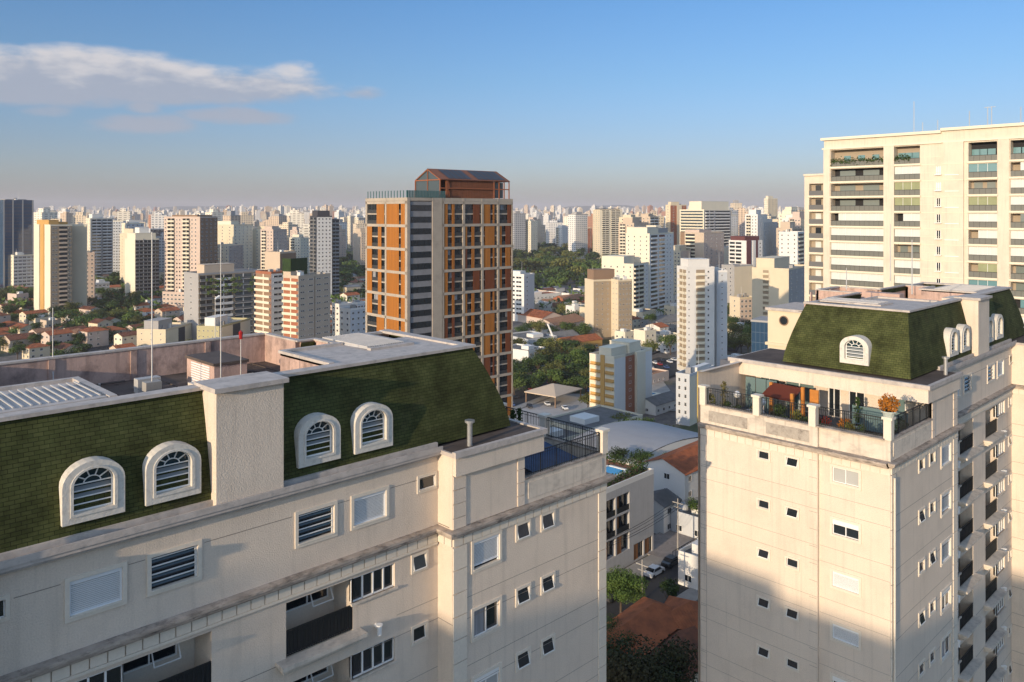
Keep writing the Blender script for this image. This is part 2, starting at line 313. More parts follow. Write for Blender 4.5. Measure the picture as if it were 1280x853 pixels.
def twin(label, X0, Y0, DIR, bw, right):
    rootz = gz(X0, Y0); G = rootz - CZ
    root = empty('apartment_building', (X0, Y0, rootz)); tag(root, label, 'apartment building', 'twin blocks with green mansard roofs')
    flip = DIR < 0
    T = lambda p: (DIR * p[0], p[1], p[2] - G)
    M = lambda: MB(T, flip)
    so_ = bw - 9.9                                  # the deeper bay of the right hand block
    def sm(s): return s + so_ * (1 if s >= 9.9 else s / 9.9) if s < 9.91 else s + so_ * .3
    MT = .95; SC = 18.20 + so_ * .3; S1 = 2 * SC - bw; SE = S1 + bw; DEP = 11.6
    FL = 2.86; NF = 17
    def add_win(kind, s0, s1, z0, z1, t, face='front'):
        w, h = abs(s1 - s0), z1 - z0
        me, subs = win_protos(kind, w, h, None, False)
        if face == 'front':
            loc = (min(DIR * s0, DIR * s1), t, z0 - G); rz = 0
        else: loc = (DIR * t, s1 if DIR > 0 else s0, z0 - G); rz = rad(-90) if DIR > 0 else rad(90)      # end face
        o = link('window', me, root, loc, rz)
        for n, mm in subs: link(n, mm, o)
        fr = .13 if w > 1.2 else .11
        return (min(s0, s1) + fr, max(s0, s1) - fr, z0 + fr, z1 - fr, .16)
    rnd = random.Random(3 if right else 5)
    bigk = ['shutter_gap', 'slide_curtain', 'slide_box_blind', 'slide', 'shutter'] if not right else ['shutter', 'shutter_gap', 'shutter', 'slide_box', 'slide_curtain']
    endk = ['slide_blind', 'slide_box', 'shutter', 'shutter', 'slide_box', 'slide_curtain', 'shutter_gap']
    # --- bay front wall (t = 0)
    PF = lambda t: (lambda u, z, d: (u, t + d, z))
    def bay(mirror):
        m = M(); holes = []
        X = (lambda s: SE - s) if mirror else (lambda s: s)
        for k in range(NF):
            z = -13.72 - FL * k
            if z - 1.4 < G + 3: break
            holes.append(add_win(bigk[k % 5], X(7.15 * bw / 9.9), X(8.9 * bw / 9.9), z - 1.4, z, 0))
            for a, b in ((5.35, 6.3), (3.75, 4.7)): holes.append(add_win('awning' if rnd.random() < .6 else 'awning_open', X(a * bw / 9.9), X(b * bw / 9.9), z - .82, z, 0))
        a, b = sorted((X(0), X(bw))); m.wall(PF(0), holes, a, b, G, -13.05, None, .16)
        m.m = 1
        for k in range(NF):
            for z in (-16.02 - FL * k, -16.9 - FL * k):
                if z > G + 1: m.box(a + .02, b - .02, -.004, 0, z - .010, z + .010, 'ftu')
        # quoin strips
        m.m = 2
        for qa, qb in ((.05, .62), (bw - .75, bw - .02)):
            qa, qb = sorted((X(qa), X(qb))); z = -13.75
            while z > G + 1:
                m.box(qa, qb, -.05, 0, z - .93, z - .025, 'lrftu'); z -= .953
        return m
    m = bay(False)
    # inner return of the bay
    m.m = 0; m.wall(lambda u, z, d: (bw - d, u, z), [], 0, MT, G, -9.95, None, .1)
    m.m = 1
    for k in range(NF):
        z = -16.9 - FL * k
        if z > G: m.box(bw - .002, bw + .004, 0, MT, z - .015, z + .015)
    # end face (s = 0 / -.2)
    m.m = 0; holes = []
    if right:
        for k in range(NF):
            z = -13.82 - FL * k
            if z - 1.2 < G + 2: break
            holes.append(add_win(endk[k % 7], 1.5, 3.2, z - 1.08, z, 0, 'end'))
        m.wall(lambda u, z, d: (d, u, z), holes, 0, 3.82, G, -13.05, None, .16)
        holes = []
        for k in range(NF):
            z = -13.84 - FL * k
            if z - 1.2 < G + 2: break
            for a, b in ((4.86, 5.74), (6.62, 7.5)): holes.append(add_win('awning_open' if rnd.random() < .6 else 'awning', a, b, z - .66, z, -.2, 'end'))
        m.wall(lambda u, z, d: (-.2 + d, u, z), holes, 3.82, 11.3, G, -13.05, None, .16)
        m.box(-.2, 0, 3.82, 3.83, G, -13.05, 'f')
        m.m = 1
        for k in range(NF):
            for z in (-15.6 - FL * k, -16.45 - FL * k):
                if z > G + 1: m.box(-.004, 0, .02, 3.8, z - .008, z + .008, 'ltu'); m.box(-.204, -.2, 3.84, 11.25, z - .008, z + .008, 'ltu')
        m.box(-.204, -.2, 10.85, 10.87, G, -13.8, 'lfb')
        z = -13.8
        while z > G:
            m.box(-.204, -.2, 10.87, 11.28, z - .01, z + .01, 'ltu'); m.box(-.204, -.2, 3.85, 4.3, z - .01, z + .01, 'ltu'); z -= .953
    else: m.box(-.0, .01, 0, 11.3, G, -13.05, 'l')
    m.m = 0
    m.box(0, SE, 11.3, DEP, G, -9.95, 'bt'); m.box(SE - .01, SE, 0, 11.3, G, -9.95, 'r'); m.box(-.2 if right else 0, 5, 11.28, 11.32, G, -13.05, 'b')
    # --- main facade (t = .95)
    holes = []
    for s0, s1, kd in ((9.95, 11.0, 'awning'), (12.4, 14.15, 'shutter'), (14.75, 16.5, 'louvre')):
        for mm in (0, 1):
            a, b = s0 + so_ * .3, s1 + so_ * .3
            if mm: a, b = 2 * SC - b, 2 * SC - a
            if s0 < 10: holes.append(add_win(kd, a, b, -11.5, -10.78, MT))
            else: holes.append(add_win(kd, a, b, -12.12, -10.8, MT))
    recs = []
    for k in range(NF):
        z = -13.96 - FL * k + (.0 if k == 0 else -.06)
        if z - 2.2 < G + 2: break
        for mm in (0, 1):
            g = (lambda a, b: (2 * SC - b - so_ * .3, 2 * SC - a - so_ * .3)) if mm else (lambda a, b: (a + so_ * .3, b + so_ * .3))
            a, b = g(10.43, 11.3); holes.append(add_win('awning_open' if (k + mm) % 2 == 0 else 'awning', a, b, z - .72, z + .06, MT))
            a, b = g(12.1, 14.05); holes.append((a, b, z - .95, z, .25))
            recs.append((k, mm, g, z))
            a, b = g(14.05, 16.84); holes.append((a, b, z - 2.0, z, 1.35))
    m.wall(PF(MT), holes, bw, S1, G, -9.95, None, .16)
    m.m = 1
    segs = [(bw + .02, 11.2), (11.0 + .1, 12.3), (14.2, 14.7), (16.6, 2 * SC - 16.6), (2 * SC - 14.7, 2 * SC - 14.2), (2 * SC - 12.3, 2 * SC - 11.1), (2 * SC - 9.9, S1)]
    for a, b in segs: m.box(a, b, MT - .004, MT, -10.955, -10.93, 'ftu')
    for k in range(NF):
        z = -16.08 - FL * k
        if z < G + 2: break
        for zz in (z, z - .86):
            for a, b in ((bw, 12.0 if zz == z else 13.3), (2 * SC - 13.3, S1)): m.box(a, b, MT - .004, MT, zz - .010, zz + .010, 'ftu')
        m.box(16.9, 2 * SC - 16.9, MT - .004, MT, z - .014, z + .014, 'ftu')
    m.obj('wall', [STUC, JOINT, STUCP], root)
    m = bay(True); m.m = 0; m.box(S1, S1 + .01, 0, MT, G, -9.95, 'l')
    m.m = 1
    for k in range(NF):
        for z in (-16.02 - FL * k, -16.9 - FL * k):
            if z > G: m.box(S1 - .004, S1, .02, MT, z - .014, z + .014, 'ltu')
    m.obj('wall', [STUC, JOINT, STUCP], root)
    # balconies in the recesses
    bal = {}
    for k, mm, g, z in recs:
        if k > 9: continue
        if not right and mm and k > 3: continue
        key = mm
        a, b = g(12.1, 14.05); c, d = g(14.05, 16.84)
        dz = z + 13.96
        if key not in bal:
            parts = []
            m = M(); lo, hi = min(c, d), max(c, d)
            # slab, moulding, box face
            e0, e1 = g(13.75, 17.25); m.box(e0, e1, MT - .55, MT + .0, -16.07, -15.93); m.box(e0 + .12, e1 - .12, MT - .4, MT, -16.22, -16.07); m.box(e0 + .2, e1 - .2, MT - .25, MT, -16.36, -16.22)
            parts.append(('balcony', m.mesh('balcony', [WEAL]), None))
            m = M(); m.box(lo + .003, hi - .003, MT + 1.35, MT + 1.37, -15.96, -13.963, 'f'); m.box(lo, hi, MT + .01, MT + 1.35, -15.96, -15.955, 't')
            parts.append(('recess_wall', m.mesh('recess_wall', [STUCP]), 0))
            m = M(); y = MT + 1.30
            w0, w1 = g(14.35, 16.2); m.box(w0, w1, y, y + .02, -14.95, -14.02, 'f'); parts.append(('recess_window', m.mesh('recess_window', [GLASS]), 0))
            m = M()
            for q in (w0, (w0 + w1) / 2 - .03, w1 - .05): m.box(q, q + .05, y - .04, y, -14.95, -14.02)
            m.box(w0, w1, y - .04, y, -14.99, -14.94)
            P = lambda s, u: (s, y - .05 - .45 * u, -14.05 - .85 * u)   # the awning sash pushed open
            wa, wb = (w0 + w1) / 2, w0 + .06
            for (s0, u0), (s1, u1) in (((wa, 0), (wb, 0)), ((wa, 1), (wb, 1)), ((wa, 0), (wa, 1)), ((wb, 0), (wb, 1))): m.tube(P(s0, u0), P(s1, u1), .025, n=5)
            parts.append(('window_frame', m.mesh('window_frame', [WHITE]), 0))
            m = M()
            ra, rb = lo + .02, hi - .02
            m.box(ra, rb, MT + .0, MT + .045, -15.02, -14.96); m.box(ra, rb, MT + .01, MT + .035, -15.88, -15.85)
            n = int((rb - ra) / .1)
            for i in range(n + 1):
                x = ra + (rb - ra) * i / n; m.box(x - .012, x + .012, MT + .01, MT + .035, -15.85, -15.02)
                if i % 3 == 1: m.box(x - .05, x + .05, MT + .015, MT + .03, -15.7, -15.15)
            parts.append(('railing', m.mesh('railing', [BLACK]), 0))
            m = M(); m.box(ra, rb, MT + .05, MT + .06, -15.85, -15.0, 'fb'); parts.append(('railing_screen', m.mesh('railing_screen', [mat('dark_mesh', (.03, .032, .035), .7)]), 'r'))
            # corner window with white sashes, sill
            m = M(); m.box(a, b, MT + .14, MT + .16, -14.91, -13.96, 'f'); parts.append(('corner_window', m.mesh('corner_window', [GLASS]), 0))
            m = M(); nn = 4
            for i in range(nn + 1):
                x = a + (b - a) * i / nn; m.box(x - .03, x + .03, MT + .08, MT + .13, -14.91, -13.96)
            m.box(a, b, MT + .08, MT + .13, -14.91, -14.86); m.box(a, b, MT + .08, MT + .13, -14.03, -13.97)
            parts.append(('sash', m.mesh('sash', [WHITE]), 'w'))
            m = M(); m.box(a - .1, b + .1, MT - .09, MT + .07, -14.99, -14.91); parts.append(('window_sill', m.mesh('window_sill', [WEAL]), 'w'))
            m = M(); cx, _ = g(13.0 - .12, 13.0 + .12); px_ = g(13.0, 13.0)[0]
            m.tube((px_, MT, -13.72 - 2.4), (px_, MT - .28, -13.72 - 2.4), .085, n=10); m.tube((px_, MT - .24, -16.05), (px_, MT - .24, -16.42), .10, .085, n=10); m.tube((px_, MT - .24, -16.05), (px_, MT - .24, -16.0), .13, n=10)
            parts.append(('vent_elbow', m.mesh('vent_elbow', [WHITE]), 0))
            bal[key] = parts
        mainp = None; cw = None; rl = None
        for n, me, par in bal[key]:
            o = bpy.data.objects.new(n, me); C.objects.link(o)
            if par is None: mainp = o; o.parent = root; o.location = (0, 0, dz)
            elif par == 'r': o.parent = rl
            elif par == 'w': o.parent = cw; 
            else:
                o.parent = root; o.location = (0, 0, dz)
                if n == 'corner_window': cw = o
                if n == 'railing': rl = o
    # --- belt course with dentils, all round the front and end
    m = M(); d0 = -.2 if right else 0
    def course(a, b, t, z0, z1, p): m.box(a, b, t - p, t, z0, z1)
    for z0, z1, p in ((-13.12, -13.02, .36), (-13.22, -13.12, .30), (-13.32, -13.22, .18)):
        m.box(-p, bw + (p if True else 0), -p, .0, z0, z1); m.box(-p + d0, 0.0, 0, 11.3, z0, z1, 'lbtu')
        m.box(bw + p, S1 - p, MT - p, MT, z0, z1); m.box(S1 - p, SE + p, -p, 0, z0, z1); m.box(bw, bw + p, 0, MT, z0, z1); m.box(S1 - p, S1, 0, MT, z0, z1)
    m.obj('cornice', [WEA], root)
    m = M()
    def dent(a, b, t):
        n = max(1, int((b - a) / .5)); st = (b - a) / n
        for i in range(n): m.box(a + i * st + .02, a + (i + 1) * st - .02, t - .07, t, -13.7, -13.33, 'lrftu')
    dent(0, bw, 0); dent(bw + .08, S1 - .08, MT); dent(S1, SE, 0)
    m.box(bw + .07, S1 - .07, MT - .10, MT, -13.8, -13.71)
    n = 22
    for i in range(n): st = 11.3 / n; m.box(d0 * (1 if i * st > 3.8 else 0) - .04, 0, i * st + .015, (i + 1) * st - .015, -13.75, -13.34, 'lfbtu')
    n = 2
    for i in range(n): m.box(bw, bw + .06, .02 + i * .46, .44 + i * .46, -13.7, -13.33, 'rfbtu')
    for i in range(n): m.box(S1 - .06, S1, .02 + i * .46, .44 + i * .46, -13.7, -13.33, 'lfbtu')
    m.obj('dentil_band', [STUCP], root)
    # --- terrace parapet, pillars, railing
    rs = 5.76 * bw / 9.9
    m = M(); m.box(0, rs, 0, .22, -13.02, -11.92, 'lrfbt'); m.box(0 + d0 * 0, .22, .22, 11.3, -13.02, -11.92, 'lrbt'); m.box(.35, rs - .25, -.035, 0, -12.82, -12.1, 'lrftu')
    if right:
        m.box(d0, 0, 3.82, 11.3, -13.02, -11.92, 'lfbt')
        m.m = 1
        for a, b in ((4.3, 6.9), (8.1, 10.7)): m.box(d0 - .03, d0, a, b, -12.85, -12.2, 'lfbtu')
    m.obj('parapet', [WEAL, mat('mould_patch', (.45, .40, .34), .95, bump=.8, bscale=10, dirt=.9, dscale=2.2, dcol=(.12, .10, .085), var=.3, vscale=2)], root)
    m = M(); m.box(-.05, rs, -.05, .27, -11.92, -11.85); m.box(-.05 + d0, .27, .27, 11.3, -11.92, -11.85)
    m.obj('parapet_coping', [WEA], root)
    for s, t in ((.14, .14), (.10 + d0, 4.1), (.10 + d0, 7.5), (.10 + d0, 11.1)):
        m = M(); q = .2; m.box(s - q, s + q, t - q, t + q, -11.92, -10.85); m.box(s - q - .07, s + q + .07, t - q - .07, t + q + .07, -10.85, -10.72); m.obj('pillar', [STUCP], root)
    ralls = [((.16, .36), (.14, 3.88)), ((.10 + d0, 4.32), (.10 + d0, 7.28)), ((.10 + d0, 7.72), (.10 + d0, 10.88)), ((.36, .12), (rs - .02, .12))]
    for (sa, ta), (sb, tb) in ralls:
        m = M(); L = math.hypot(sb - sa, tb - ta); n = int(L / .115)
        ux, uy = (sb - sa) / L, (tb - ta) / L
        def bb(a, b, z0, z1, r):
            p, q = (sa + ux * a, ta + uy * a), (sa + ux * b, ta + uy * b)
            m.box(min(p[0], q[0]) - r, max(p[0], q[0]) + r, min(p[1], q[1]) - r, max(p[1], q[1]) + r, z0, z1)
        bb(0, L, -10.86, -10.82, .022); bb(0, L, -11.0, -10.98, .013); bb(0, L, -11.78, -11.75, .016)
        for i in range(n + 1): bb(L * i / n - .008 + .008, L * i / n + .001, -11.84, -10.85, .009 if i % 9 else .02)
        m.obj('railing', [BLACK], root)
    # terrace floor and back room
    m = M(); m.box(.2, bw, .2, 11.3, -12.98, -12.95); m.obj('terrace_floor', [mat('terrace_tile', (.05, .08, .13) if not right else (.16, .17, .18), .5, var=.3, vscale=.7)], root)
    m = M(); ws = rs + .5
    zt = -10.8
    m.box(rs, bw, 0, .2, -13.0, zt, 'lf')
    for qa, qb in ((rs, rs + .42), (bw - .7, bw - .02)):
        z = -10.82
        while z > -12.9: m.box(qa, qb, -.045, 0, max(z - .56, -13.0), z - .02, 'lrftu'); z -= .58
    m.box(rs, rs + .01, .0, .9, -13.0, zt, 'l'); m.box(rs, ws, .9, .91, -13, zt, 'b')
    holes = []
    doors = [(1.6, 3.0), (4.0, 5.0), (5.5, 6.3), (7.2, 9.2), (9.6, 11.0)]
    for a, b in doors: holes.append((a, b, -12.9, -11.05, .18))
    m.wall(lambda u, z, d: (ws + d, u, z), holes, .9, 11.3, -12.95, zt, None, .18)
    m.obj('terrace_room', [STUC], root)
    m = M(); m.box(S1, SE, 0, .01, -13.05, zt, 'f'); m.box(SE - .01, SE, 0.01, 11.3, -13.05, zt, 'r'); m.obj('upper_bay_wall', [STUC], root)
    for i, (a, b) in enumerate(doors):
        m = M(); m.box(ws + .12, ws + .14, a, b, -12.9, -11.05, 'l'); d = m.obj('glass_door', [TEAL if i in (0, 3, 4) else GLASS], root)
        m = M()
        for q in (a, (a + b) / 2, b - .06): m.box(ws + .05, ws + .1, q, q + .06, -12.9, -11.05)
        m.box(ws + .05, ws + .1, a, b, -11.12, -11.05); m.obj('door_frame', [WHITE], d)
    # slab roofs over both bays
    for mir in (0, 1):
        X = (lambda s: SE - s) if mir else (lambda s: s)
        m = M(); ss = 4.68 * bw / 9.9
        m.box(X(ss), X(bw - .012), -.2, 12.3, -10.8, -10.02)
        m.m = 1; m.box(X(ss - .1), X(bw + .1), -.32, 12.4, -10.02, -9.85)
        m.box(X(ss - .1), X(bw + .1), -.32, -.1, -9.85, -9.78); m.box(X(ss - .1), X(ss + .12), -.1, 12.4, -9.85, -9.78)
        m.m = 2; m.box(X(ss + .12), X(bw), -.1, 12.3, -9.85, -9.845, 't')
        m.obj('roof_slab', [STUC, CAPW, DECK], root)
        m = M(); px_ = X(8.75 * bw / 9.9); m.tube((px_, .25, -9.84), (px_, .25, -8.85), .115, n=14); m.tube((px_, .25, -8.85), (px_, .25, -8.76), .21, n=14); m.tube((px_, .25, -8.84), (px_, .25, -8.90), .14, n=14)
        m.obj('flue_pipe', [PIPE], root)
    # main facade gutter
    m = M()
    m.box(bw, S1, MT - .30, MT, -10.02, -9.90); m.box(bw, S1, MT - .18, MT, -10.12, -10.02); m.box(bw, S1, MT - .34, MT - .28, -9.90, -9.70); m.box(bw, S1, MT, MT + .25, -9.95, -9.62)
    m.obj('gutter', [CAPW], root)
    # --- mansard
    b0 = 5.55 * bw / 9.9; MB0 = 16.4 if right else 12.03; i0 = 1.7; fi = .75; tf = MT + .12; tb = 9.0; zB, zTp = -9.75, -6.05; PR = (17.05 + so_ * 0, 19.5 + so_ * 0)
    PR = (SC - 1.13, SC + 1.31)
    hs = [0, .15, .3, .5, .7, .85, 1.0]
    ins = lambda h, I: I * (h ** 1.35)
    def faces(X, sA, sB, end):
        arc = 0
        for i in range(len(hs) - 1):
            h0, h1 = hs[i], hs[i + 1]; z0, z1 = zB + (zTp - zB) * h0, zB + (zTp - zB) * h1
            v0, v1 = h0 * 3.9, h1 * 3.9
            f0, f1 = tf + ins(h0, fi), tf + ins(h1, fi); e0, e1 = (sA + ins(h0, i0), sA + ins(h1, i0)) if end else (sA, sA)
            P = [(X(e0), f0, z0), (X(sB), f0, z0), (X(sB), f1, z1), (X(e1), f1, z1)]; U = [(e0, v0), (sB, v0), (sB, v1), (e1, v1)]
            m.q(P, U)
            if end:
                g0, g1 = tb - ins(h0, .8), tb - ins(h1, .8)
                m.q([(X(e0), g0, z0), (X(e0), f0, z0), (X(e1), f1, z1), (X(e1), g1, z1)], [(g0, v0), (f0, v0), (f1, v1), (g1, v1)])
                m.q([(X(MB0 + .1), g0, z0), (X(e0), g0, z0), (X(e1), g1, z1), (X(MB0 + .1), g1, z1)], [(12.2, v0), (e0, v0), (e1, v1), (12.2, v1)])
    m = M(); faces(lambda s: s, b0, PR[0], True); faces(lambda s: 2 * SC - s, b0, PR[0], True)
    m.obj('mansard_roof', [SHING], root)
    # pier
    m = M(); m.box(PR[0], PR[1], MT - .25, 3.0, -9.8, -6.0); m.m = 1
    m.box(PR[0] - .12, PR[1] + .12, MT - .42, 2.2, -6.0, -5.84); m.obj('roof_pier', [STUC, CAPW], root)
    # roof rim, parapets, deck
    tt = tf + fi; e_ = b0 + i0; MB0 = 16.4 if right else 12.03
    m = M(); RIM = 2.1
    for X in ((lambda s: s), (lambda s: 2 * SC - s)):
        m.box(X(e_ - .12), X(PR[0] - .12), tt - .14, tt + .42, -6.06, -5.94)
        m.box(X(e_ - .12), X(e_ + .42), tt + .42, 8.35, -6.06, -5.94)
        m.box(X(14.3), X(e_ + .42), tt + .42, 6.1, -6.10, -6.02)                     # pale flat cover
        m.box(X(14.3), X(14.06), tt + .42, 6.1, -6.02, -5.90)
        m.box(X(14.3), X(11.2), 6.1, 6.3, -6.02, -5.90)
    m.obj('roof_cover', [CAPW], root)
    m = M()
    for X in ((lambda s: s), (lambda s: 2 * SC - s)):
        m.box(X(14.3), X(14.06), tt, 6.1, -7.5, -6.02); m.box(X(14.06), X(11.2), 5.9, 6.1, -7.5, -6.1)
        m.box(X(11.2), X(11.4), 6.1, 8.3, -7.5, -6.02); m.box(X(11.2), X(MB0), 8.3, 8.5, -7.5, -6.02)
        m.box(X(MB0), X(MB0 + .22), 8.5, 11.6, -10, -6.02); m.box(X(e_), X(11.4), 8.1, 8.35, -7.5, -6.1)
    m.box(MB0, 2 * SC - MB0, 11.45, 11.7, -10, -6.02)
    m.box(12.2, 2 * SC - 12.2, tt + .05, tt + .25, -7.5, -6.06)
    # small ribs on the far parapet
    for s in (15.0, 18.3, 21.5): m.box(s, s + .25, 11.38, 11.45, -7.5, -6.05)
    m.obj('roof_parapet', [PINK], root)
    m = M()
    for X in ((lambda s: s), (lambda s: 2 * SC - s)):
        m.box(X(MB0 - .03), X(MB0 + .25), 8.27, 11.4, -6.02, -5.95); m.box(X(11.17), X(MB0 - .03), 8.27, 8.53, -6.02, -5.95); m.box(X(11.17), X(11.43), 6.3, 8.27, -6.02, -5.95)
        m.box(X(e_ + .42), X(11.17), 8.07, 8.38, -6.1, -5.99)
    m.box(MB0 + .25, 2 * SC - MB0 - .25, 11.4, 11.75, -6.02, -5.94)
    m.obj('parapet_coping', [CAPW], root)
    m = M(); m.box(e_, 2 * SC - e_, tt, 8.4, -7.36, -7.32, 't'); m.box(MB0 + .1, 2 * SC - MB0 - .1, 8.4, 11.5, -7.36, -7.32, 't')
    for a in range(5): m.box(13 + a * 2.3, 13.06 + a * 2.3, 6.2, 11.4, -7.32, -7.28)
    m.obj('roof_deck', [DECK], root)
    for mir in (0, 1):
        X = (lambda s: 2 * SC - s) if mir else (lambda s: s)
        m = M(); a, b, t0, t1 = (e_ + .9, 14.0, tt + .75, 5.3) if mir else (e_ + 1.85, 11.15, 4.3, 8.0)
        m.m = 1; m.box(X(a - .3), X(b), t0 - .3, t0, -6.02, -5.92); m.box(X(a - .3), X(a), t0, t1, -6.02, -5.92); m.m = 0
        n = 17 if not mir else 24
        for i in range(n):
            s0 = a + (b - a) * i / n; s1 = a + (b - a) * (i + .55) / n; s2 = a + (b - a) * (i + 1) / n; dx = .0
            m.q([(X(s0), t0, -5.99), (X(s1), t0, -5.90), (X(s1), t1, -5.97), (X(s0), t1, -6.06)]); m.q([(X(s1), t0, -5.90), (X(s2), t0, -5.99), (X(s2), t1, -6.06), (X(s1), t1, -5.97)])
            m.box(X(s1 - .02), X(s1 + .03), t0, t1, -5.93, -5.87)
        m.obj('corrugated_roof', [mat('corrugated_metal', (.50, .48, .46), .6, var=.2, vscale=1), CAPW], root)
    # --- dormers
    def dormer(s, t, z0, wd, ht, face, depth=1.3):
        """arched surround"""
        def PT(u, z, d):
            if face == 'front': return (s + u, t + d, z0 + z)
            return (t + d, s + u, z0 + z)
        ww = wd / 2; sp = ht - ww * .78
        def outline(r, base):
            pts = [(-r, base), ]; n = 14
            for i in range(n + 1):
                a_ = math.pi - math.pi * i / n; pts.append((r * math.cos(a_), sp + r * .78 * math.sin(a_)))
            pts.append((r, base)); return pts
        O = outline(ww, 0); I = outline(ww - .30, .28)
        m = M()
        for i in range(len(O)):
            j = (i + 1) % len(O)
            m.q([PT(*O[i], 0), PT(*O[j], 0), PT(*I[j], 0), PT(*I[i], 0)]); m.q([PT(*O[j], 0), PT(*O[i], 0), PT(*O[i], depth), PT(*O[j], depth)])
            m.q([PT(*I[i], 0), PT(*I[j], 0), PT(*I[j], .32), PT(*I[i], .32)])
        # raised inner moulding
        K = outline(ww - .22, .2)
        for i in range(len(K)):
            j = (i + 1) % len(K); m.q([PT(*K[i], -.03), PT(*K[j], -.03), PT(*I[j], -.03), PT(*I[i], -.03)]); m.q([PT(*K[j], -.03), PT(*K[i], -.03), PT(*K[i], 0), PT(*K[j], 0)])
        m.m = 0
        d = m.obj('dormer', [mat('dormer_surround', (.64, .60, .53), .92, bump=.6, bscale=14, dirt=.5, dscale=4, dcol=(.30, .27, .23))], root)
        m = M(); m.q([PT(*p, .30) for p in I][::-1]); m.obj('pane', [GLASSB], d)
        m = M(); r = ww - .30
        def bar(p, q, w_=.022): m.tube(PT(*p, .20), PT(*q, .20), w_, n=6)
        for z in (sp, sp - .2, sp - .4, sp - .6):
            if z > .3: bar((-r, z), (r, z))
        bar((-r, .30), (r, .30), .03); bar((-r + .02, .28), (-r + .02, sp), .03); bar((r - .02, .28), (r - .02, sp), .03)
        for rr in (r - .02, r * .42):
            pp = [(rr * math.cos(math.pi * i / 12), sp + .0 + rr * .78 * math.sin(math.pi * i / 12)) for i in range(13)]
            for i in range(12): bar(pp[i], pp[i + 1], .02)
        for a_ in (36, 72, 108, 144): bar((r * .42 * math.cos(rad(a_)), sp + r * .42 * .78 * math.sin(rad(a_))), (r * math.cos(rad(a_)), sp + r * .78 * math.sin(rad(a_))))
        m.obj('glazing_bars', [WHITE], d)
        m = M()
        for z in (sp - .13, sp - .33, sp - .53):
            if z > .3: m.q([PT(-r, z + .05, .29), PT(r, z + .05, .29), PT(r, z - .07, .22), PT(-r, z - .07, .22)])
        m.obj('slat', [mat('dormer_slat', (.20, .22, .23), .4)], d)
    for q in (13.05, 15.45, 20.78, 23.17): dormer(q + so_ * .3, MT + .02, -9.28, 1.76, 1.78, 'front')
    dormer(4.35, b0 - .02, -9.3, 1.75, 1.7, 'end', 1.7)
    # roof utility hut and short things
    m = M(); hs0, hs1 = 15.6, 17.0
    if right: hs0, hs1 = 13.2, 14.6
    if not right:
        m.box(hs0, hs1, 6.5, 9.2, -7.32, -6.25); m.m = 1; m.box(hs0 - .06, hs1 + .06, 6.44, 9.26, -6.25, -6.14); m.m = 2
        for i in range(9): m.box(hs1, hs1 + .03, 6.9, 8.7, -7.2 + i * .1, -7.14 + i * .1)
        m.obj('utility_hut', [PINK, DECK, WHITE], root)
    else:
        m.box(15.0, 15.9, 5.0, 7.4, -7.32, -5.75); m.box(15.9, 18.5, 6.6, 7.1, -7.32, -6.3); m.obj('utility_hut', [PINK], root)
    for k, (sa, ta, sb, tb_) in enumerate(((13.2, 6.6, 15.0, 10.9), (17.5, 5.2, 22.2, 5.6), (19.0, 10.8, 24.0, 10.9), (20.2, 4.0, 20.4, 9.5))):
        m = M(); m.tube((sa, ta, -7.2), (sb, tb_, -7.2), .05, n=6); m.tube((sb, tb_, -7.2), (sb, tb_, -6.9), .05, n=6); m.obj('roof_pipe', [PIPE if k % 2 else DECK], root)
    for k, (sa, ta) in enumerate(((18.4, 8.4), (21.0, 7.6), (16.2, 4.0))):
        m = M(); m.box(sa, sa + .9, ta, ta + .45, -7.32, -6.75); m.box(sa + .1, sa + .4, ta - .02, ta, -7.2, -6.85); m.obj('condenser_box', [GREYB], root)
    # rain pipe at the outer corner
    m = M(); m.tube((.25, -.12, G + 1), (.25, -.12, -13.9), .055, n=8)
    if right: m.obj('rain_pipe', [STUCP], root)
    # blank ground storey door so the block stands on something
    return root
LEFT = twin('cream stucco block with dark green mansard roof and masts, nearest at the left', 31.1, 25.2, -1, 9.9, False)
RIGHT = twin('cream stucco block with a sunlit green mansard roof and a planted corner terrace, right foreground', 43.35, 16.2, 1, 10.5, True)

# ------------------------------------------------------------ things standing on the two terraces
def rt(s, t, z=-12.94): return (43.35 + s, 16.2 + t, CZ + z)
def leafball(parent, name, c, r, n, m_, seed, s=.09, up=1.0):
    q = random.Random(seed); m = MB()
    for i in range(n):
        d = Vector((q.gauss(0, 1), q.gauss(0, 1), q.gauss(0, 1) * up)).normalized() * r * q.random() ** .4; o = Vector(c) + Vector((d.x, d.y, d.z * up))
        m.q([o + Vector((q.uniform(-s, s), q.uniform(-s, s), q.uniform(-s, s))) for _ in range(4)])
    return m.obj(name, m_, parent)
LG = mat('pot_leaves', (.05, .09, .02), .8, var=.5, vscale=6); LO = mat('orange_leaves', (.50, .18, .02), .8, var=.6, vscale=6); LR = mat('red_leaves', (.28, .03, .02), .7, var=.5, vscale=6); POT = mat('pale_pot', (.42, .46, .42), .6)
def pot(label, s, t, r, h, m_, seed, ph=.5, pr=.26, z=-12.94, up=1.0, n=260, gxy=None):
    root = empty('potted_plant', gxy or rt(s, t, z)); tag(root, label, 'potted plant')
    if ph: m = MB(); m.tube((0, 0, 0), (0, 0, ph), pr * .7, pr, 12); m.tube((0, 0, ph - .06), (0, 0, ph), pr * 1.12, pr * 1.12, 12); m.obj('pot', [POT], root)
    leafball(root, 'foliage', (0, 0, ph + h), r, n, m_, seed, up=up); return root
pot('orange-leaved bush in a pale bowl on the corner pillar', .14, .14, .52, .35, LO, 1, .32, .36, z=-10.72, n=420)
pot('orange-yellow bush near the middle of the planted terrace', 1.2, 2.9, .45, .5, LO, 2, .5)
pot('red-leaved bush behind the middle railing pillar', 1.0, 4.0, .42, .4, LR, 3, .6)
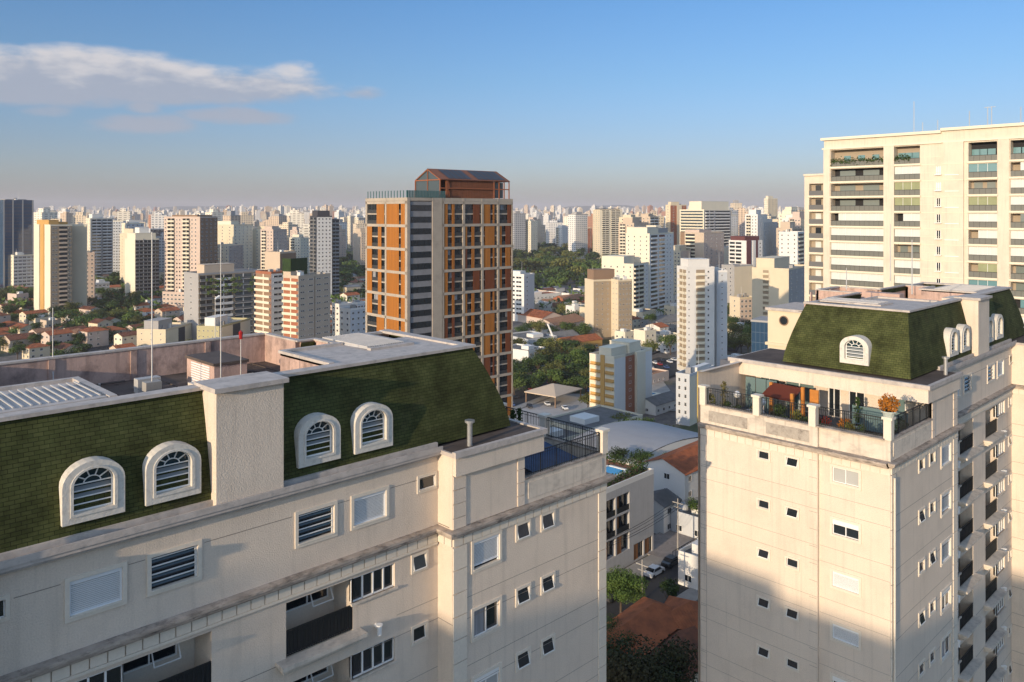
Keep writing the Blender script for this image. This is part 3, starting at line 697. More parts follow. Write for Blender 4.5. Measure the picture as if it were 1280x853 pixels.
pot('tall green cactus against the terrace wall', 4.6, 3.6, .22, .9, LG, 4, .3, up=3.4, n=200)
pot('leafy green plant in a pale pot beside the timber posts', 1.6, 7.0, .38, .4, LG, 5, .7, .4)
pot('low green plant beside the middle glass door', 1.2, 5.4, .4, .3, LG, 6, .5)
pot('green plant at the railing between the red bush and the low plant', .7, 4.7, .35, .35, LG, 7, .6)
pot('slim tall palm-like plant at the left end of the terrace', .7, 10.2, .3, 1.2, mat('dry_leaves', (.16, .14, .05), .8, var=.4, vscale=6), 8, .3, up=3.2, n=220)
pot('bushy plant left of the round terrace table', .6, 9.2, .32, .3, LO, 9, .4)
pot('small green plant at the right end of the front railing', 2.4, .8, .3, .3, LG, 10, .4)
pot('wispy green plant along the front railing', 3.8, .8, .35, .5, LG, 11, .4, up=1.4)
for i in range(12):
    t = .55 + i * .93 + (.25 if i % 2 else 0)
    if abs(t - 3.9) < .35 or abs(t - 7.5) < .3: t += .5
    pot(['low green', 'wispy green', 'bushy', 'pale-flowered'][i % 4] + ' plant at the end railing, ' + ['nearest the corner bush', 'second from the corner bush', 'third from the corner bush', 'fourth from the corner bush', 'fifth from the corner bush', 'sixth from the corner bush', 'seventh from the corner bush', 'eighth from the corner bush', 'ninth from the corner bush', 'tenth from the corner bush', 'eleventh from the corner bush', 'farthest left'][i], .55, t, .26 + .05 * (i % 3), .35 + .12 * (i % 3), (LG, LG, mat('yellow_green_leaves', (.20, .20, .04), .8, var=.5, vscale=6))[i % 3], 50 + i, .45, up=1.2 + .4 * (i % 2), n=170)
# glass screens, timber lounge wall, tables and seats
for i, (t0, t1) in enumerate(((8.9, 9.6), (9.65, 10.35), (10.4, 11.1))):
    m = MB(); m.box(0, .04, t0 - 8.9, t1 - 8.9, 0, 2.05); g_ = tag(m.obj('glass_screen', [TEAL], None, rt(4.9, 8.9)), ['right', 'middle', 'left'][i] + ' teal glass panel of the screen at the far left of the terrace', 'glass screen', 'teal glass screen panels')
m = MB(); m.box(0, .04, 0, 3.2, 0, 1.35); tag(m.obj('glass_screen', [TEAL], None, rt(5.0, .9)), 'pale teal glass windbreak behind the orange bush, right end of the terrace', 'glass screen')
ls = empty('timber_pergola', rt(2.6, 6.9)); tag(ls, 'dark red-brown awning with orange timber posts, in the middle of the terrace', 'pergola')
m = MB(); m.q([(.3, 0, 1.45), (.3, 2.0, 1.5), (1.8, 2.0, 2.05), (1.8, 0, 2.0)]); m.q([(1.8, 0, 1.94), (1.8, 2.0, 1.99), (.3, 2.0, 1.44), (.3, 0, 1.39)]); m.obj('awning', [mat('dark_red_cloth', (.12, .025, .012), .8)], ls)
for x, y, z in ((.3, -.05, 1.9), (1.6, -.1, 2.1), (.3, 2.0, 1.5), (1.6, 2.0, 2.1)): m = MB(); m.box(x - .09, x + .09, y - .09, y + .09, 0, z); m.obj('post', [mat('orange_timber', (.55, .21, .04), .6, var=.3, vscale=2)], ls)
m = MB(); m.box(0, .1, 0, .55, 0, 1.95); tag(m.obj('wooden_screen', [mat('orange_timber', (.40, .15, .03), .6)], None, rt(4.6, 6.0)), 'orange timber screen standing right of the red awning', 'wooden screen')
tb = empty('round_table', rt(1.5, 8.6)); tag(tb, 'round pale table behind the left railing', 'table')
m = MB(); m.tube((0, 0, .72), (0, 0, .76), .6, .6, 20); m.obj('table_top', [CAPW], tb); m = MB(); m.tube((0, 0, 0), (0, 0, .72), .06, .05, 8); m.tube((0, 0, 0), (0, 0, .04), .3, .3, 14); m.obj('leg', [BLACK], tb)
def chair(label, s, t, rz, col):
    r = empty('terrace_chair', rt(s, t), rz); tag(r, label, 'chair')
    m = MB(); m.box(-.26, .26, -.26, .26, .40, .46); m.obj('seat', [col], r); m = MB(); m.box(-.26, .26, .22, .27, .5, .95); m.obj('backrest', [col], r)
    for a in (-.24, .2):
        for b in (-.24, .2): m = MB(); m.box(a, a + .04, b, b + .04, 0, .40); m.obj('leg', [BLACK], r)
DK = mat('dark_wicker', (.05, .04, .035), .8)
chair('dark chair left of the round terrace table', 1.4, 9.5, .4, DK); chair('dark chair right of the round terrace table', 1.7, 7.7, 3.0, DK); chair('pale chair behind the round terrace table', 2.4, 8.8, -1.4, CAPW)
for i, t in enumerate((1.7, 2.6)):
    r = empty('sun_lounger', rt(2.6, t), rad(90)); tag(r, ['dark sun lounger near the corner bush', 'dark sun lounger beside the orange-yellow bush'][i], 'sun lounger')
    m = MB(); m.box(-.33, .33, -.9, .4, .28, .38); m.q([(-.33, .4, .38), (.33, .4, .38), (.33, .9, .85), (-.33, .9, .85)]); m.q([(-.33, .9, .8), (.33, .9, .8), (.33, .4, .3), (-.33, .4, .3)]); m.obj('mattress', [DK], r)
    for a in (-.3, .26):
        for b in (-.85, .3): m = MB(); m.box(a, a + .04, b, b + .04, 0, .28); m.obj('leg', [BLACK], r)
for i, (s, t) in enumerate(((1.2, 7.9), (1.9, 10.0))):
    r = empty('globe_lamp', rt(s, t)); tag(r, ['white globe lamp on a thin post left of the awning', 'white globe lamp by the left glass screen'][i], 'lamp')
    m = MB(); m.tube((0, 0, 0), (0, 0, 1.3), .03, n=6); m.obj('post', [BLACK], r); bmx = bmesh.new(); bmesh.ops.create_uvsphere(bmx, u_segments=14, v_segments=8, radius=.22); me = bpy.data.meshes.new('globe'); bmx.to_mesh(me); me.materials.append(WHITE); link('globe', me, r, (0, 0, 1.5))
# the left block's terrace: dark slim shrubs and a blue cover behind the fence
def lt(s, t, z=-12.94): return (31.1 - s, 25.2 + t, CZ + z)
for i, t in enumerate((5.4, 5.9)):
    pot(['taller slim dark shrub behind the terrace fence', 'shorter slim dark shrub behind the terrace fence'][i], 0, 0, .17, 1.15, LG, 20 + i, .4, .2, up=5.0 - i, n=320, gxy=lt(.7, t))
m = MB(); m.box(-1.6, 1.6, -1.5, 1.5, 0, .75); m.q([(-1.6, -1.5, .75), (1.6, -1.5, .75), (1.6, 1.5, 1.2), (-1.6, 1.5, 1.2)]); tag(m.obj('covered_table', [mat('blue_cover', (.03, .07, .16), .6, var=.4, vscale=2)], None, lt(2.6, 2.2)), 'terrace table hidden under a dark blue cover, left block', 'covered table')
# ------------------------------------------------------------ ground
def gpt(px, py, up=0.):
    Z = 300.
    for _ in range(40):
        x, y = at(px, Z); Z = .5 * Z + .5 * (CZ - gz(x, y) - up) * F_PX / (py - HY)
    return at(px, Z) + (Z,)
def ground_mat():
    m = bpy.data.materials.new('ground'); m.use_nodes = True; nt = m.node_tree; b = nt.nodes['Principled BSDF']; b.inputs['Roughness'].default_value = .95
    tc = N(nt, 'ShaderNodeTexCoord')
    n1 = N(nt, 'ShaderNodeTexNoise', i_Scale=.035, i_Detail=6.0); nt.links.new(tc.outputs['Object'], n1.inputs['Vector'])
    n2 = N(nt, 'ShaderNodeTexNoise', i_Scale=.3, i_Detail=6.0, i_Roughness=.7); nt.links.new(tc.outputs['Object'], n2.inputs['Vector'])
    r1 = N(nt, 'ShaderNodeMapRange', i_1=.46, i_2=.56); nt.links.new(n1.outputs[0], r1.inputs[0])
    r2 = N(nt, 'ShaderNodeMapRange', i_1=.3, i_2=.7); nt.links.new(n2.outputs[0], r2.inputs[0])
    a = mixc(nt, r2.outputs[0], (.07, .068, .065), (.20, .17, .15)); c = mixc(nt, r2.outputs[0], (.025, .045, .012), (.06, .075, .03))
    nt.links.new(mixc(nt, r1.outputs[0], a, c), b.inputs['Base Color']); return m
def polar_ground():
    m = MB(); rings = [0]; r = 20.
    while r < 14000: rings.append(r); r *= 1.10 if r > 700 else 1.06
    rings.append(40000.); n = 144; V = []
    for r in rings:
        for i in range(n):
            a = 2 * math.pi * i / n; x, y = r * math.cos(a), r * math.sin(a); V.append((x, y, gz(x, y)))
    F_ = [[k * n + i, (k + 1) * n + i, (k + 1) * n + (i + 1) % n, k * n + (i + 1) % n] for k in range(len(rings) - 1) for i in range(n)]
    me = bpy.data.meshes.new('ground'); me.from_pydata(V, [], F_); me.materials.append(ground_mat()); me.update()
    return tag(link('ground', me), kind='structure')
polar_ground()
ASPH = mat('asphalt', (.045, .045, .047), .9, var=.3, vscale=.2, bump=.3, bscale=3)
CONC = mat('concrete', (.36, .34, .31), .9, var=.25, vscale=.3, dirt=.4, dscale=.5, dcol=(.16, .15, .14))
PAINT = mat('road_paint', (.7, .7, .66), .8, var=.2, vscale=1)
def strip(name, pts, wd, m_, up=.12, kerb=False):
    m = MB(); P = []
    dense = []
    for a, b in zip(pts, pts[1:]):
        L = math.hypot(b[0] - a[0], b[1] - a[1]); n = max(1, int(L / 8))
        for i in range(n): dense.append((a[0] + (b[0] - a[0]) * i / n, a[1] + (b[1] - a[1]) * i / n))
    dense.append(pts[-1][:2]); pts = dense
    for i, p in enumerate(pts):
        a = pts[max(0, i - 1)]; b = pts[min(len(pts) - 1, i + 1)]; d = math.hypot(b[0] - a[0], b[1] - a[1]); nx, ny = -(b[1] - a[1]) / d, (b[0] - a[0]) / d
        z = max(gz(p[0] + nx * wd / 2, p[1] + ny * wd / 2), gz(p[0] - nx * wd / 2, p[1] - ny * wd / 2), gz(*p[:2])) + up
        P.append(((p[0] + nx * wd / 2, p[1] + ny * wd / 2, z), (p[0] - nx * wd / 2, p[1] - ny * wd / 2, z)))
    for (a, b), (c, d) in zip(P, P[1:]):
        m.q([a, b, d, c]); 
        for e, f in ((a, c), (d, b)): m.q([e, f, (f[0], f[1], f[2] - 1.5), (e[0], e[1], e[2] - 1.5)])
    return tag(m.obj(name, m_), kind='structure')
# ------------------------------------------------------------ towers
FOOT = []
def hit(x, y, r=4):
    for cx, cy, rr in FOOT:
        if (x - cx) ** 2 + (y - cy) ** 2 < (rr + r) ** 2: return True
    return False
UNIT = {}
def unit_window(fr, gl):
    k = (fr.name, gl.name)
    if k not in UNIT:
        m = MB(); m.box(0, 1, -.10, .02, 0, .08, 'lrftu'); m.box(0, 1, -.06, .02, .93, 1, 'lrftu'); m.box(0, .07, -.06, .02, 0, 1, 'lrf'); m.box(.93, 1, -.06, .02, 0, 1, 'lrf'); m.box(.48, .52, -.05, .02, 0, 1, 'lrf')
        m.m = 1; m.box(0, 1, -.02, .0, 0, 1, 'f'); UNIT[k] = m.mesh('window', [fr, gl])
    return UNIT[k]
def unit_balcony(par, dk, kind):
    k = (par.name, dk.name, kind)
    if k not in UNIT:
        m = MB(); m.m = 1; m.box(.01, .99, -.03, 0, 0, .86, 'f'); m.m = 0; m.box(0, 1, -1.1, 0, -.04, .03)
        if kind == 'solid': m.box(0, 1, -1.1, -1.02, .03, .38); m.box(0, .02, -1.1, 0, .03, .38); m.box(.98, 1, -1.1, 0, .03, .38)
        elif kind == 'rail':
            m.m = 2; m.box(.01, .99, -1.07, -1.05, .03, .36, 'fb'); m.box(.01, .02, -1.07, 0, .03, .36); m.box(.98, .99, -1.07, 0, .03, .36)
        elif kind == 'flush': m.box(0, 1, -.18, 0, .03, .34)
        m.m = 0
        if kind != 'flush': m.box(.47, .53, -.12, 0, 0, .86)
        UNIT[k] = m.mesh('balcony', [par, dk, mat('rail_grey', (.13, .13, .13), .5)])
    return UNIT[k]
def solve(x0, xc, x1, Z, rho):
    P = at(xc, Z); pr = (xc - 640) / F_PX * Z; out = []
    for x, az in ((x0, rho + 90), (x1, rho)):
        d = (math.cos(rad(az)), math.sin(rad(az))); dr = d[0] * RT[0] + d[1] * RT[1]; df = d[0] * FW[0] + d[1] * FW[1]; t = (x - 640) / F_PX
        den = dr - t * df; w_ = (t * Z - pr) / den if abs(den) > 1e-4 else 15
        out.append(w_ if 2 < w_ < 90 else 16.)
    return P, out[0], out[1]
def tower(label, x0, xc, x1, ytop, Z, rho=0, wl=None, wr=None, L=(), R=(), fh=3., top=(), group=None, name='tower_block', cat='tower block', win=None, gl=None, wL=None, wR=None, roofm=None, groundz=None, para=1.0, zlow=None):
    wl = wl or CREAM; wr = wr or wl; win = win or WHITE; gl = gl or GLASS
    phi = math.degrees(AZ - math.atan((xc - 640) / F_PX))
    if xc - x0 > 3.5: rho = max(rho, phi - 90 + 17)
    rho = min(rho, phi - 17)
    P, a, b = solve(x0, xc, x1, Z, rho); a = wL or a; b = wR or b
    zt = CZ + (HY - ytop) * Z / F_PX; g = gz(*P) - 1.5 if groundz is None else groundz
    H = zt - g; c_, s_ = math.cos(rad(rho)), math.sin(rad(rho))
    FOOT.append((P[0] + c_ * b / 2 - s_ * a / 2, P[1] + s_ * b / 2 + c_ * a / 2, math.hypot(a, b) / 2))
    root = empty(name, (P[0], P[1], g), rad(rho)); tag(root, label, cat, group)
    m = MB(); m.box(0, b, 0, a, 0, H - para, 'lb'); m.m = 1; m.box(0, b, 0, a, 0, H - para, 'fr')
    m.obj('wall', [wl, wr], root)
    m = MB(); m.box(0, b, 0, a, H - para - .02, H - para, 't'); m.m = 1; t = .25
    m.box(-.06, t, -.06, a + .06, H - para, H); m.box(b - t, b + .06, -.06, a + .06, H - para, H); m.box(t, b - t, -.06, t, H - para, H); m.box(t, b - t, a - t, a + .06, H - para, H)
    rf = m.obj('roof', [roofm or CONC, wl], root)
    wins = []; bals = []; m = MB(); used = False; mats_ = [JOINT]
    def mi(mt):
        if mt not in mats_: mats_.append(mt)
        return mats_.index(mt)
    nf = int((H - para - 3.5) / fh)
    for face, W, spec in (('L', a, L), ('R', b, R)):
        Pf = (lambda q, z, o: (-o, a - q, z)) if face == 'L' else (lambda q, z, o: (q, -o, z))
        def fbox(q0, q1, z0, z1, o):
            if face == 'L': m.box(-o, 0, a - q1, a - q0, z0, z1, 'lfbtu')
            else: m.box(q0, q1, -o, 0, z0, z1, 'lrftu')
        for e in spec:
            k = e[0]
            if k == 'w':
                _, us, ww, wh, zo = e
                for f in range(nf):
                    z = H - para - (f + 1) * fh + zo
                    for u in us: wins.append((f, face, u * W - ww / 2, z, ww, wh))
            elif k == 'b':
                _, u0, u1, kind, pm, dm = e[:6]
                for f in range(nf): bals.append((f, face, u0 * W, H - para - (f + 1) * fh, (u1 - u0) * W, kind, pm, dm))
            elif k == 'p':
                _, u0, u1, mt, o = e[:5]; z0, z1 = (e[5], e[6]) if len(e) > 5 else (0, 1)
                m.m = mi(mt); fbox(u0 * W, u1 * W, z0 * (H - para), z1 * H, o); used = True
            elif k == 'band':
                _, mt, hh, o = e[:4]; m.m = mi(mt)
                for f in range(nf): fbox(0, W, H - para - (f + 1) * fh - .05, H - para - (f + 1) * fh - .05 + hh, o)
                used = True
    if used: m.obj('facade_trim', mats_, root)
    wins.sort(key=lambda e: e[0]); bals.sort(key=lambda e: e[0])
    me = unit_window(win, gl)
    for i, (f, face, q, z, ww, wh) in enumerate(wins[:100]):
        link('window', me, root, (0, a - q, z) if face == 'L' else (q, 0, z), rad(-90) if face == 'L' else 0, (ww, 1, wh))
    if len(wins) > 100:
        m = MB(); m.m = 0
        for f, face, q, z, ww, wh in wins[100:]:
            for mm, o, e in ((1, .02, 0), (0, .05, .9)):
                m.m = mm; z0, z1 = (z, z + wh) if mm else (z - .05, z + .05)
                if face == 'L': m.box(-o, 0, a - q - ww, a - q, z0, z1, 'lt')
                else: m.box(q, q + ww, -o, 0, z0, z1, 'ft')
        tag(m.obj('window', [win, gl], root), kind='stuff')
    for i, (f, face, q, z, ww, kind, pm, dm) in enumerate(bals[:100]):
        link('balcony', unit_balcony(pm, dm, kind), root, (0, a - q, z) if face == 'L' else (q, 0, z), rad(-90) if face == 'L' else 0, (ww, 1, fh))
    if len(bals) > 100:
        m = MB(); mm_ = []
        for f, face, q, z, ww, kind, pm, dm in bals[100:]:
            for mt in (pm, dm):
                if mt not in mm_: mm_.append(mt)
            bx_ = (lambda q0, q1, o0, o1, z0, z1: m.box(-o1, -o0, a - q1, a - q0, z0, z1)) if face == 'L' else (lambda q0, q1, o0, o1, z0, z1: m.box(q0, q1, -o1, -o0, z0, z1))
            m.m = mm_.index(dm); bx_(q, q + ww, 0, .03, z, z + fh * .86); m.m = mm_.index(pm); bx_(q, q + ww, 0, 1.1, z - .1, z + .1); bx_(q, q + ww, 1.0 if kind != 'flush' else .1, 1.1 if kind != 'flush' else .18, z + .1, z + 1.05)
        tag(m.obj('balcony', mm_, root), kind='stuff')
    for tb in top:
        u0, u1, v0, v1, h, mt = tb[:6]; zb = tb[6] if len(tb) > 6 else 0
        m = MB(); m.box(u0 * b, u1 * b, v0 * a, v1 * a, H - para + zb, H - para + zb + h); m.box(u0 * b - .15, u1 * b + .15, v0 * a - .15, v1 * a + .15, H - para + zb + h, H - para + zb + h + .2)
        m.obj('roof_house', [mt], root)
    rq = random.Random(int(xc * 7 + ytop)); zz0 = H - para
    for k in range(rq.choice((1, 2, 3))):
        u, v = rq.uniform(.1, .8) * b, rq.uniform(.1, .8) * a; m = MB(); m.box(u, u + rq.uniform(1.2, 2.6), v, v + rq.uniform(1.2, 2.4), zz0, zz0 + rq.uniform(1.6, 3.0)); m.obj('roof_unit', [rq.choice((GREYW, WHT, CONC))], root)
    if rq.random() < .7:
        u, v = rq.uniform(.2, .8) * b, rq.uniform(.2, .8) * a; m = MB(); m.tube((u, v, zz0), (u, v, zz0 + rq.uniform(5, 10)), .12, .05, 5); m.tube((u - .8, v, zz0 + 4.6), (u + .8, v, zz0 + 4.6), .05, n=4); m.obj('aerial', [MASTM], root)
    root['_h'] = H; root['_a'] = a; root['_b'] = b
    for k in ('_h', '_a', '_b'): pass
    return root, a, b, H
def wallm(n, c, **k):
    kk = dict(var=.1, vscale=.06, fine=.0, dirt=.25, dscale=.08, dcol=tuple(x * .62 for x in c)); kk.update(k); return mat(n, c, .88, **kk)
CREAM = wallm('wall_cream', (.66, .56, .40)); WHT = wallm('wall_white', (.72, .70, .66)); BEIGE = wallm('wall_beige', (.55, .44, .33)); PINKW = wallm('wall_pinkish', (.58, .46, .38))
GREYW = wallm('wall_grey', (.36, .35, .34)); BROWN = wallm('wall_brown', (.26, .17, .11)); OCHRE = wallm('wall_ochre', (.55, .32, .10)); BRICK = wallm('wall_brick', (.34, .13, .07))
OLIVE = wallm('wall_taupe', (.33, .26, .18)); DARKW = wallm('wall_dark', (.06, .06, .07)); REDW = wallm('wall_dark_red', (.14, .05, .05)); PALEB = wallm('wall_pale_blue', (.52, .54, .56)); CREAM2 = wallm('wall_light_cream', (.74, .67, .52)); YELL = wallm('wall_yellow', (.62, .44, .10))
DGL = glass('tower_glass', (.02, .055, .11), .05); BGL = glass('grey_glass', (.06, .08, .09), .15)
LEAFY = mat('planted_screen', (.03, .06, .015), .9, bump=1, bscale=3, var=.6, vscale=1)
us = lambda n, a=0., b=1.: [a + (b - a) * (i + .5) / n for i in range(n)]
# --- left part of the picture
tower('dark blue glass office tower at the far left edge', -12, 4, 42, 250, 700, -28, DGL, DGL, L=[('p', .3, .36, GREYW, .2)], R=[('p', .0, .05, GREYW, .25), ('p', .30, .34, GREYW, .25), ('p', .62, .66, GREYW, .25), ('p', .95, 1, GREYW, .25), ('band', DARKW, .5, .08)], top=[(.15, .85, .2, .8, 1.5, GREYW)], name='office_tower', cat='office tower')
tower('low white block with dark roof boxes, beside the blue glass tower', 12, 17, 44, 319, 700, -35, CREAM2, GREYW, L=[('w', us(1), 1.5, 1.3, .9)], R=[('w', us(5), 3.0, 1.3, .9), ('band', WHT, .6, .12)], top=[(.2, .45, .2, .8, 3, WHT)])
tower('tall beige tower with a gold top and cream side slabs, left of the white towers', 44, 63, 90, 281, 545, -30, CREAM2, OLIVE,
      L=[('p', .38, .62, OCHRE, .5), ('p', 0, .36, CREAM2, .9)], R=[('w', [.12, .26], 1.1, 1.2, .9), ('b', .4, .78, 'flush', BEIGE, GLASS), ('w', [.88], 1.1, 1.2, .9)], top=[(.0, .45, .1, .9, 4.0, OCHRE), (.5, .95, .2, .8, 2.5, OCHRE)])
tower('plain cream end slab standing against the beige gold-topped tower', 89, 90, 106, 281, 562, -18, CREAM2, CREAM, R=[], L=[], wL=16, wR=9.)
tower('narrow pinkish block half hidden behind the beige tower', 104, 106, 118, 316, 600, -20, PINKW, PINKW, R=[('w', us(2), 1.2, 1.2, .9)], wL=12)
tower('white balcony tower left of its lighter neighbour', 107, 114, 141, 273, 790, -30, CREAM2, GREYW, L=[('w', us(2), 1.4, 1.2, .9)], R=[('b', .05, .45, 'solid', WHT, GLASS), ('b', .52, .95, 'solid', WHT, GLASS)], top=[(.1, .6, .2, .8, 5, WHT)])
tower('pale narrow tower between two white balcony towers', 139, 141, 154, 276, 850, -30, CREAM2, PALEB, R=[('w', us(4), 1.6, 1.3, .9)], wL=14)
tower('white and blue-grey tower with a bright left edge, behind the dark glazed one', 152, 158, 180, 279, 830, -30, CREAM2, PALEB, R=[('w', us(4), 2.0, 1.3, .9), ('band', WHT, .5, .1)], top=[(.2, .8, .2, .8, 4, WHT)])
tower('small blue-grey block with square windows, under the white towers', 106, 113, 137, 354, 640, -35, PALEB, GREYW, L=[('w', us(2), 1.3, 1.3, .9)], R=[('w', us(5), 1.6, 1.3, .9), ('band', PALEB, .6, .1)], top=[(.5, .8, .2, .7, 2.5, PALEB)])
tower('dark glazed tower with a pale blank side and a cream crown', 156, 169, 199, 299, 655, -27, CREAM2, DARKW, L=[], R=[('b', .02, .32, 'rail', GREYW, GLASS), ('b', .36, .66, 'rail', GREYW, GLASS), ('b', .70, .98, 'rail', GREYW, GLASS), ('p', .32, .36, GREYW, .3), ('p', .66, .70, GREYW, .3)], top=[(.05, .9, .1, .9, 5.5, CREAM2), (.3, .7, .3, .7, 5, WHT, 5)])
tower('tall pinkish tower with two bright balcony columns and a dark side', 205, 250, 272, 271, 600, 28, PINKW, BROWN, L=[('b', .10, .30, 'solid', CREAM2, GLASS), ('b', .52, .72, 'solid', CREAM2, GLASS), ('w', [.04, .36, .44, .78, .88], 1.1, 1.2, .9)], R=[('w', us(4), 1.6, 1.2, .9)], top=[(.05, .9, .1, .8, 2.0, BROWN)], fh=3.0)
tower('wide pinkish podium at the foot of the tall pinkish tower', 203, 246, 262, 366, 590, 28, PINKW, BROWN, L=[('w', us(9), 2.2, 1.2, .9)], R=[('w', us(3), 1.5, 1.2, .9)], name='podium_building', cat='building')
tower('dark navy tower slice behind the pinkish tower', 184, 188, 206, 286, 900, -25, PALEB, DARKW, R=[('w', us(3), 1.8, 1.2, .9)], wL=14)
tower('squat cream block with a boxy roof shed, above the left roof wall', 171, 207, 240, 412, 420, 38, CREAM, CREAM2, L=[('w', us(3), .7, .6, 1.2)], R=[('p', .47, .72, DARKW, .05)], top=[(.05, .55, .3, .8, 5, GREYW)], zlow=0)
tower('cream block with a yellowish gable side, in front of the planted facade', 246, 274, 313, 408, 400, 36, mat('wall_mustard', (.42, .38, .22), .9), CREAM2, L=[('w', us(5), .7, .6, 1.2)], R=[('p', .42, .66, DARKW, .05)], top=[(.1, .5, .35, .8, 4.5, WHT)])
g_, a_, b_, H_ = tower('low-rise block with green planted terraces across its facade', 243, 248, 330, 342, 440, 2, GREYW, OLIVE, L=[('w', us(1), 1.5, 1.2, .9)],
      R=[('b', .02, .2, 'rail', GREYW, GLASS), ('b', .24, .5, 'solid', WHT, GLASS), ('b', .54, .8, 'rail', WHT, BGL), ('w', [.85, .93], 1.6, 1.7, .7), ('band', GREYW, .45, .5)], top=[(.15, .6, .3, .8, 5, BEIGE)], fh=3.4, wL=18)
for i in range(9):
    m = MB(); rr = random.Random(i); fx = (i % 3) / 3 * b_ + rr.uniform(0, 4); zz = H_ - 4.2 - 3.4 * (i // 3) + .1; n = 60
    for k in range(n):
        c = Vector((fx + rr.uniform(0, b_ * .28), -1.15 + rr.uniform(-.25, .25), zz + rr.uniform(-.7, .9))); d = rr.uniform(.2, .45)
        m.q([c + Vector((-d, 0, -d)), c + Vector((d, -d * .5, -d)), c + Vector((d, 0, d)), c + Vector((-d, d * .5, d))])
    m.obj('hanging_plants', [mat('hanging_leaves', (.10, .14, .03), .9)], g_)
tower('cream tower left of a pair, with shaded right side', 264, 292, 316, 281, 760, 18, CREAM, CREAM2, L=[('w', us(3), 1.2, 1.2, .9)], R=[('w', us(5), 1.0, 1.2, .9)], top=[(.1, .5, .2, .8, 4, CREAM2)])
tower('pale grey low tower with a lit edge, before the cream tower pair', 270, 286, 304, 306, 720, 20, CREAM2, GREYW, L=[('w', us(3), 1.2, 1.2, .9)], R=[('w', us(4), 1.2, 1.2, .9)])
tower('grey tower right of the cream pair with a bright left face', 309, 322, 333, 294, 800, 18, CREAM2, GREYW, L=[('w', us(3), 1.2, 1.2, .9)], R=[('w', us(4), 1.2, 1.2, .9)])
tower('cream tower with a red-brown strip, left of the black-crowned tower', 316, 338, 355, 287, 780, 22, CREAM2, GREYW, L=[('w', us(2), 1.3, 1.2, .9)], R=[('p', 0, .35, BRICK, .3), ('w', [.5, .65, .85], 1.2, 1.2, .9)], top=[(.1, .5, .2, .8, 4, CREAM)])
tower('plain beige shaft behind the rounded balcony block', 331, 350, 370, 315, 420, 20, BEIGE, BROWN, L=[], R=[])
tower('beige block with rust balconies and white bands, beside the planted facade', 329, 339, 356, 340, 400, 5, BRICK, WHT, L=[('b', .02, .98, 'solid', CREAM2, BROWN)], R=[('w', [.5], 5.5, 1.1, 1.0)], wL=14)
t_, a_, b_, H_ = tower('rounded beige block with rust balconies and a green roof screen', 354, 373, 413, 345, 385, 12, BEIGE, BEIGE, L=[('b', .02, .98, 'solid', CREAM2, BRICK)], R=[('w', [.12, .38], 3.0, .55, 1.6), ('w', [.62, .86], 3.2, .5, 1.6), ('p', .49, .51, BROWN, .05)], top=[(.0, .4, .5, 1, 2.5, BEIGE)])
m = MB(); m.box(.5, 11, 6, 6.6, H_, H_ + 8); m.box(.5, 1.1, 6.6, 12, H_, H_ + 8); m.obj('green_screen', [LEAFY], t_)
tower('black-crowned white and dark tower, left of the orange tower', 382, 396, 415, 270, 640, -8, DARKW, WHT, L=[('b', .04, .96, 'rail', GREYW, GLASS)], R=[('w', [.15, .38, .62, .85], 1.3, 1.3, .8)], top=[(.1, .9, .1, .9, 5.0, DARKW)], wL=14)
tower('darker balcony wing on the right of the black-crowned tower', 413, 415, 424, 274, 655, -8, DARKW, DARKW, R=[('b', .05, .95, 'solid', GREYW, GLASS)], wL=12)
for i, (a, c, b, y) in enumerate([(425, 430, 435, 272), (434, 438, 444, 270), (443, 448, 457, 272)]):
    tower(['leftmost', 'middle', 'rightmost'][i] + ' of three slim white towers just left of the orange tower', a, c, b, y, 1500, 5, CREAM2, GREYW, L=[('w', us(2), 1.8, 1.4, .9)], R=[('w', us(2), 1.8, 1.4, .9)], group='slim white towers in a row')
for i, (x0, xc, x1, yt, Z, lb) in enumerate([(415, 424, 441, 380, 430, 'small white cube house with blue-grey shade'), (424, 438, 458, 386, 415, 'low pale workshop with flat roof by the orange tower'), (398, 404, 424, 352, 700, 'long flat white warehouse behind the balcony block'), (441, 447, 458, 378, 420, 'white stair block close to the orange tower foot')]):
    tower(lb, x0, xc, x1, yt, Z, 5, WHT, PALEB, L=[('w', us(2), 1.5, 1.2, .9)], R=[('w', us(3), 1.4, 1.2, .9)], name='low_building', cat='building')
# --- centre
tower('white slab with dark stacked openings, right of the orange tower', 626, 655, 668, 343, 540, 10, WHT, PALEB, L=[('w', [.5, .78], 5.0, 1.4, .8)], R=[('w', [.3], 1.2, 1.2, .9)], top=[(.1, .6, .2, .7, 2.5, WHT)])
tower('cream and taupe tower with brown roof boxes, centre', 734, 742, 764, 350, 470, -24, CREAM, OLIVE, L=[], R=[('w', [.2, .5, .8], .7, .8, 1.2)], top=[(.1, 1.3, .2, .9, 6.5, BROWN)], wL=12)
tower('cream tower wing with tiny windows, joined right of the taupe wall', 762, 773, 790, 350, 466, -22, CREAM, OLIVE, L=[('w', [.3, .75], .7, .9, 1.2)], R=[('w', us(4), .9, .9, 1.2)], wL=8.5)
tower('white tower with a stepped cream crown, behind the taupe tower', 752, 792, 818, 330, 540, 12, CREAM2, WHT, L=[('w', us(5), 1.0, 1.1, 1)], R=[('b', .02, .48, 'solid', CREAM2, GLASS), ('w', [.62, .75, .9], 1.1, 1.1, .9)], top=[(.0, .5, .3, 1, 5.5, CREAM2)])
